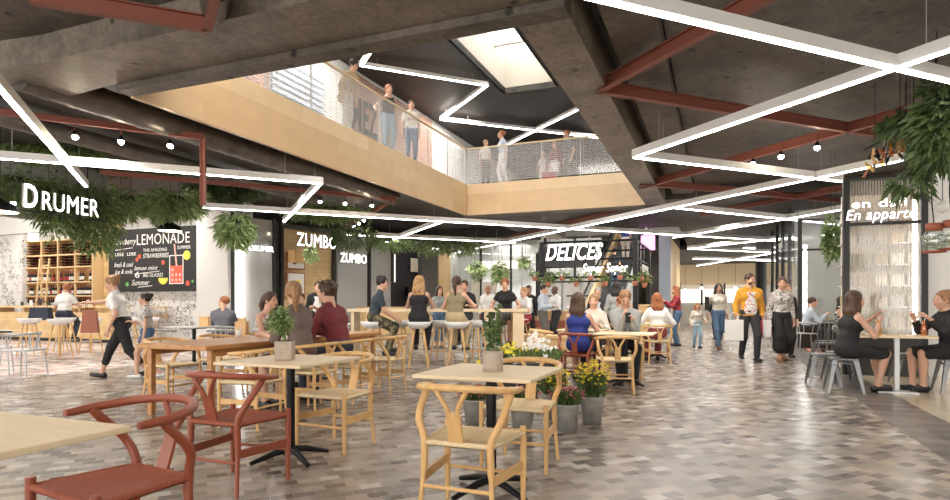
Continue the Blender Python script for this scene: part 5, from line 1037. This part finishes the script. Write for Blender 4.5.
# --- back row
person('bald man in white shirt behind the high table',.38,16.5,250,sex='m',hair=('bald','hair_dark'),skin='skin_tan',top=('long','cloth_white'),bot=('trousers','cloth_charcoal'),vox=.022)
person('man in dark suit standing behind the boy',1.52,17.2,290,sex='m',skin='skin_tan',hair=('short','hair_dark'),top=('coat','cloth_black'),inner='cloth_white',bot=('trousers','cloth_black'),vox=.022)
person('man in light blue shirt standing by the market counter',1.86,16.6,330,sex='m',hair=('short','hair_dark'),top=('long','cloth_lightblue'),bot=('trousers','cloth_greytrouser'),vox=.022,RH=(.2,.35,1.1),LH=(-.15,.3,1.1))
person('bald dark-skinned man in white shirt at the market counter',2.38,17.5,200,sex='m',skin='skin_dark',hair=('bald','hair_dark'),top=('long','cloth_white'),bot=('trousers','cloth_charcoal'),vox=.022,RH=(.15,.35,1.1),LH=(-.15,.3,1.1))
person('long-haired woman in bright blue sleeveless dress seated back to us',1.52,8.85,72,hip=.56,lean=4,sit=True,LH=(-.1,.4,.78),RH=(.2,.38,.80),yaw=-15,hair=('long','hair_brown'),top=('none','cloth_blue'),bot=('dress','cloth_blue'),vox=.014)
person('smiling woman in cream blouse facing the blue dress woman',2.05,10.3,250,hip=.56,lean=6,sit=True,LH=(-.15,.35,.8),RH=(.15,.35,.8),hair=('short','hair_light'),top=('long','cloth_cream'),bot=('trousers','cloth_charcoal'))
put(oakc,2.05,10.35,250,'oak wishbone chair under the smiling woman in the cream blouse')
person('grey-haired man in dark suit standing behind the small tables',2.75,13.4,250,sex='m',s=.95,hair=('short','hair_grey'),top=('coat','cloth_charcoal'),inner='cloth_lightblue',bot=('trousers','cloth_charcoal'),vox=.02,hip=.85)
person('dark-haired woman in grey top standing turned away',3.1,13.2,70,s=.98,hair=('long','hair_dark'),top=('long','cloth_heather'),bot=('trousers','cloth_black'),vox=.02)
E=person('man in grey sweatshirt seated facing us and holding a phone',2.28,9.15,262,sex='m',s=1.03,hip=.56,lean=9,sit=True,LH=(-.07,.27,.88),RH=(.05,.27,.93),pitch=26,hair=('short','hair_light'),top=('long','cloth_heather'),bot=('trousers','cloth_black'),vox=.014)
put(oakc,2.28,9.2,262,'oak wishbone chair under the man holding a phone')
o=MB().box((0,0,0),(.075,.012,.15)).build('phone','phone',loc=local(E,-.01,.39,.96),rz=R(8)); tag(o,'black smartphone held up by the man in the grey sweatshirt','phone')
q=text('AVA',.10,'ink',(0,0,0),0,'chest_print',E,.006,0,.22); q.location=(.11,.155,.72); q.rotation_euler=(R(-10),0,R(180))
person('woman with orange hair in dark clothes seated behind the phone man',3.05,12.3,120,hip=.56,sit=True,lean=8,hair=('updo','hair_red'),top=('long','cloth_charcoal'),bot=('trousers','cloth_black'),vox=.02)
put(oakc,3.05,12.3,120,'oak wishbone chair under the woman with orange hair in dark clothes')
person('long-haired redhead in white shirt seated back to us on the right oak chair',3.65,12.0,86,hip=.57,s=1.03,lean=4,sit=True,LH=(-.25,.3,.80),RH=(.25,.3,.80),hair=('longer','hair_red'),top=('long','cloth_white'),bot=('trousers','cloth_burgundy'),vox=.016)
person('woman in red sweater and jeans standing with a phone in the corridor',5.6,16.6,175,s=.98,hair=('long','hair_red'),top=('long','cloth_red'),bot=('trousers','cloth_jean'),LH=(-.1,.35,1.25),RH=(.1,.35,1.25),vox=.02)
# --- corridor walkers
person('little girl in a white printed sweater walking hand in hand',5.86,15.85,268,s=.70,hair=('long','hair_red'),top=('long','cloth_cream'),bot=('trousers','cloth_palejean'),LH=(-.3,.05,1.05),LF=(-.08,.08,.08),RF=(.08,-.1,.09),vox=.022,hem=-.08)
E=person('dark-haired woman in pale top and jeans striding with a shoulder bag',6.32,15.6,265,s=1.0,hair=('long','hair_dark'),skin='skin_tan',top=('long','cloth_cream'),bot=('trousers','cloth_jean'),shoe='boot_brown',RH=(.28,.0,.9),LF=(-.05,-.22,.12),RF=(.04,.18,.08),vox=.018)
hold_bag(*local(E,.3,.05,1.0),R(70),.3,.35,.1,'cloth_black','black shoulder bag on the striding woman in jeans','handbag','bag'); hold_bag(*local(E,-.36,.02,.35),R(-10),.28,.42,.12,'cloth_charcoal','dark paper bag carried by the striding woman in jeans')
person('person in dark clothes walking far behind in the corridor',7.9,19.5,80,sex='m',hair=('short','hair_dark'),top=('long','cloth_black'),bot=('trousers','cloth_black'),vox=.024)
E=person('bearded man in mustard cardigan and printed tee walking towards us',5.62,12.3,262,sex='m',s=1.06,hip=.91,yaw=25,hair=('short','hair_brown'),beard=True,top=('coat','cloth_mustard'),inner='print_shirt',bot=('trousers','cloth_charcoal'),shoe='shoe_black',LF=(-.09,.16,.08),RF=(.1,-.16,.1),vox=.014,hem=-.04)
hold_bag(*local(E,.32,.1,.42),R(-15),.34,.42,.12,'paper','white paper carrier bag in the hand of the mustard cardigan man'); hold_bag(*local(E,-.3,.05,.5),R(10),.26,.32,.1,'paper_red','red and white carrier bag between the walking couple')
E=person('woman in speckled blouse and black culottes walking beside the cardigan man',6.17,12.1,262,s=1.01,yaw=-20,hip=.91,hair=('updo','hair_brown'),top=('long','speckled'),bot=('culotte','cloth_black'),shoe='shoe_tan',LF=(-.08,-.1,.09),RF=(.08,.14,.08),vox=.014,hem=-.05)
hold_bag(*local(E,.3,.1,.5),R(80),.25,.34,.1,'paper','small white bag carried by the woman in culottes')
person('person standing behind the woman in culottes',6.75,13.0,260,s=.94,hair=('short','hair_light'),top=('long','cloth_charcoal'),bot=('trousers','cloth_black'),vox=.022)
# --- right hand seated pairs
person('man in light blue shirt seated beyond the reeded partition edge',8.05,14.62,-20,sex='m',hip=.57,lean=14,sit=True,LH=(-.1,.42,.80),RH=(.1,.42,.9),hair=('short','hair_brown'),top=('long','cloth_lightblue'),bot=('trousers','cloth_charcoal'),vox=.018)
person('dark-haired woman in zigzag print seated beside the man in light blue',8.55,14.15,-40,hip=.57,lean=8,sit=True,LH=(-.1,.35,.80),RH=(.1,.35,.9),hair=('long','hair_dark'),top=('none','zigzag'),bot=('dress','zigzag'),vox=.018)
person('woman in sleeveless black dress seated on a metal stool, facing right',4.92,7.95,2,s=1.02,hip=.545,lean=10,sit=True,LH=(-.08,.42,.97),RH=(.1,.36,.90),yaw=-5,hair=('long','hair_brown'),top=('none','cloth_black'),bot=('dress','cloth_black'),LF=(-.02,.45,.09),RF=(.1,.34,.09),vox=.0125)
person('woman in black jacket with hair up seated on a metal stool, facing left',6.27,7.88,178,s=1.02,hip=.545,lean=10,sit=True,LH=(-.12,.38,.96),RH=(.06,.44,.95),hair=('updo','hair_light'),top=('long','cloth_black'),bot=('dress','cloth_black'),LF=(-.05,.40,.09),RF=(.08,.44,.09),vox=.0125)
# --- upper floor
U=4.85
def up(px,Y,*a,**k): person(a[0],(px-475)/600*Y,Y,a[1],z=U,**k)
up(346,13.15,'man in tan coat leaning over the upper railing at the far left',330,sex='m',s=.97,lean=22,hair=('curly','hair_dark'),top=('coat','cloth_khaki'),bot=('trousers','cloth_cream'),pitch=20,vox=.018,hem=-.3,LF=(-.1,-.1,.08))
up(388,15.0,'woman in black vest and jeans at the upper railing',300,s=1.05,lean=4,hair=('updo','hair_red'),top=('none','cloth_black'),bot=('trousers','cloth_palejean'),RH=(.35,.1,1.05),vox=.018)
up(411,16.1,'woman in pale blouse and jeans at the upper railing',285,s=1.04,hair=('short','hair_brown'),top=('short','cloth_cream'),bot=('trousers','cloth_jean'),vox=.018)
up(485,19.1,'person in dark trousers behind the far upper railing corner',300,s=.9,hair=('short','hair_light'),top=('short','cloth_cream'),bot=('trousers','cloth_charcoal'),vox=.02)
up(503,18.9,'woman in pale blue shirt walking left along the far upper railing',200,s=1.04,hair=('bun','hair_red'),top=('short','cloth_lightblue'),bot=('trousers','cloth_white'),LF=(-.05,-.15,.08),vox=.02)
up(543,19.4,'small fair child in a cream top behind the far upper railing',270,s=.70,hair=('long','hair_blond'),top=('short','cloth_cream'),bot=('skirt','cloth_cream'),vox=.022)
up(555,19.0,'child in a red jacket behind the far upper railing',240,s=.86,hair=('short','hair_light'),top=('long','cloth_burgundy'),bot=('skirt','cloth_white'),vox=.022)
hold_bag((549-475)/600*18.8,18.8,U+.02,0,.5,.42,.15,'paper_red','red shopping bag held between the upstairs children')
up(569,18.9,'tall man in grey leaning on the far upper railing',200,sex='m',s=1.05,lean=6,hair=('short','hair_red'),top=('short','cloth_navytee'),bot=('trousers','cloth_greytrouser'),vox=.02)
# escalator riders
def esc_p(t,px,l,**k):
    b=20.5+9.5*t; x,y,_=W(-3.65,b); person(l,x,y,UD,z=4.85*(int(t*24)+1)/24,vox=.024,**k)
esc_p(.30,0,'person in dark top riding up the escalator, lower one',hair=('short','hair_dark'),top=('short','cloth_black'),bot=('trousers','cloth_jean')); esc_p(.62,0,'person in blue top riding up the escalator, upper one',hair=('long','hair_brown'),top=('short','cloth_blue'),bot=('trousers','cloth_cream'))
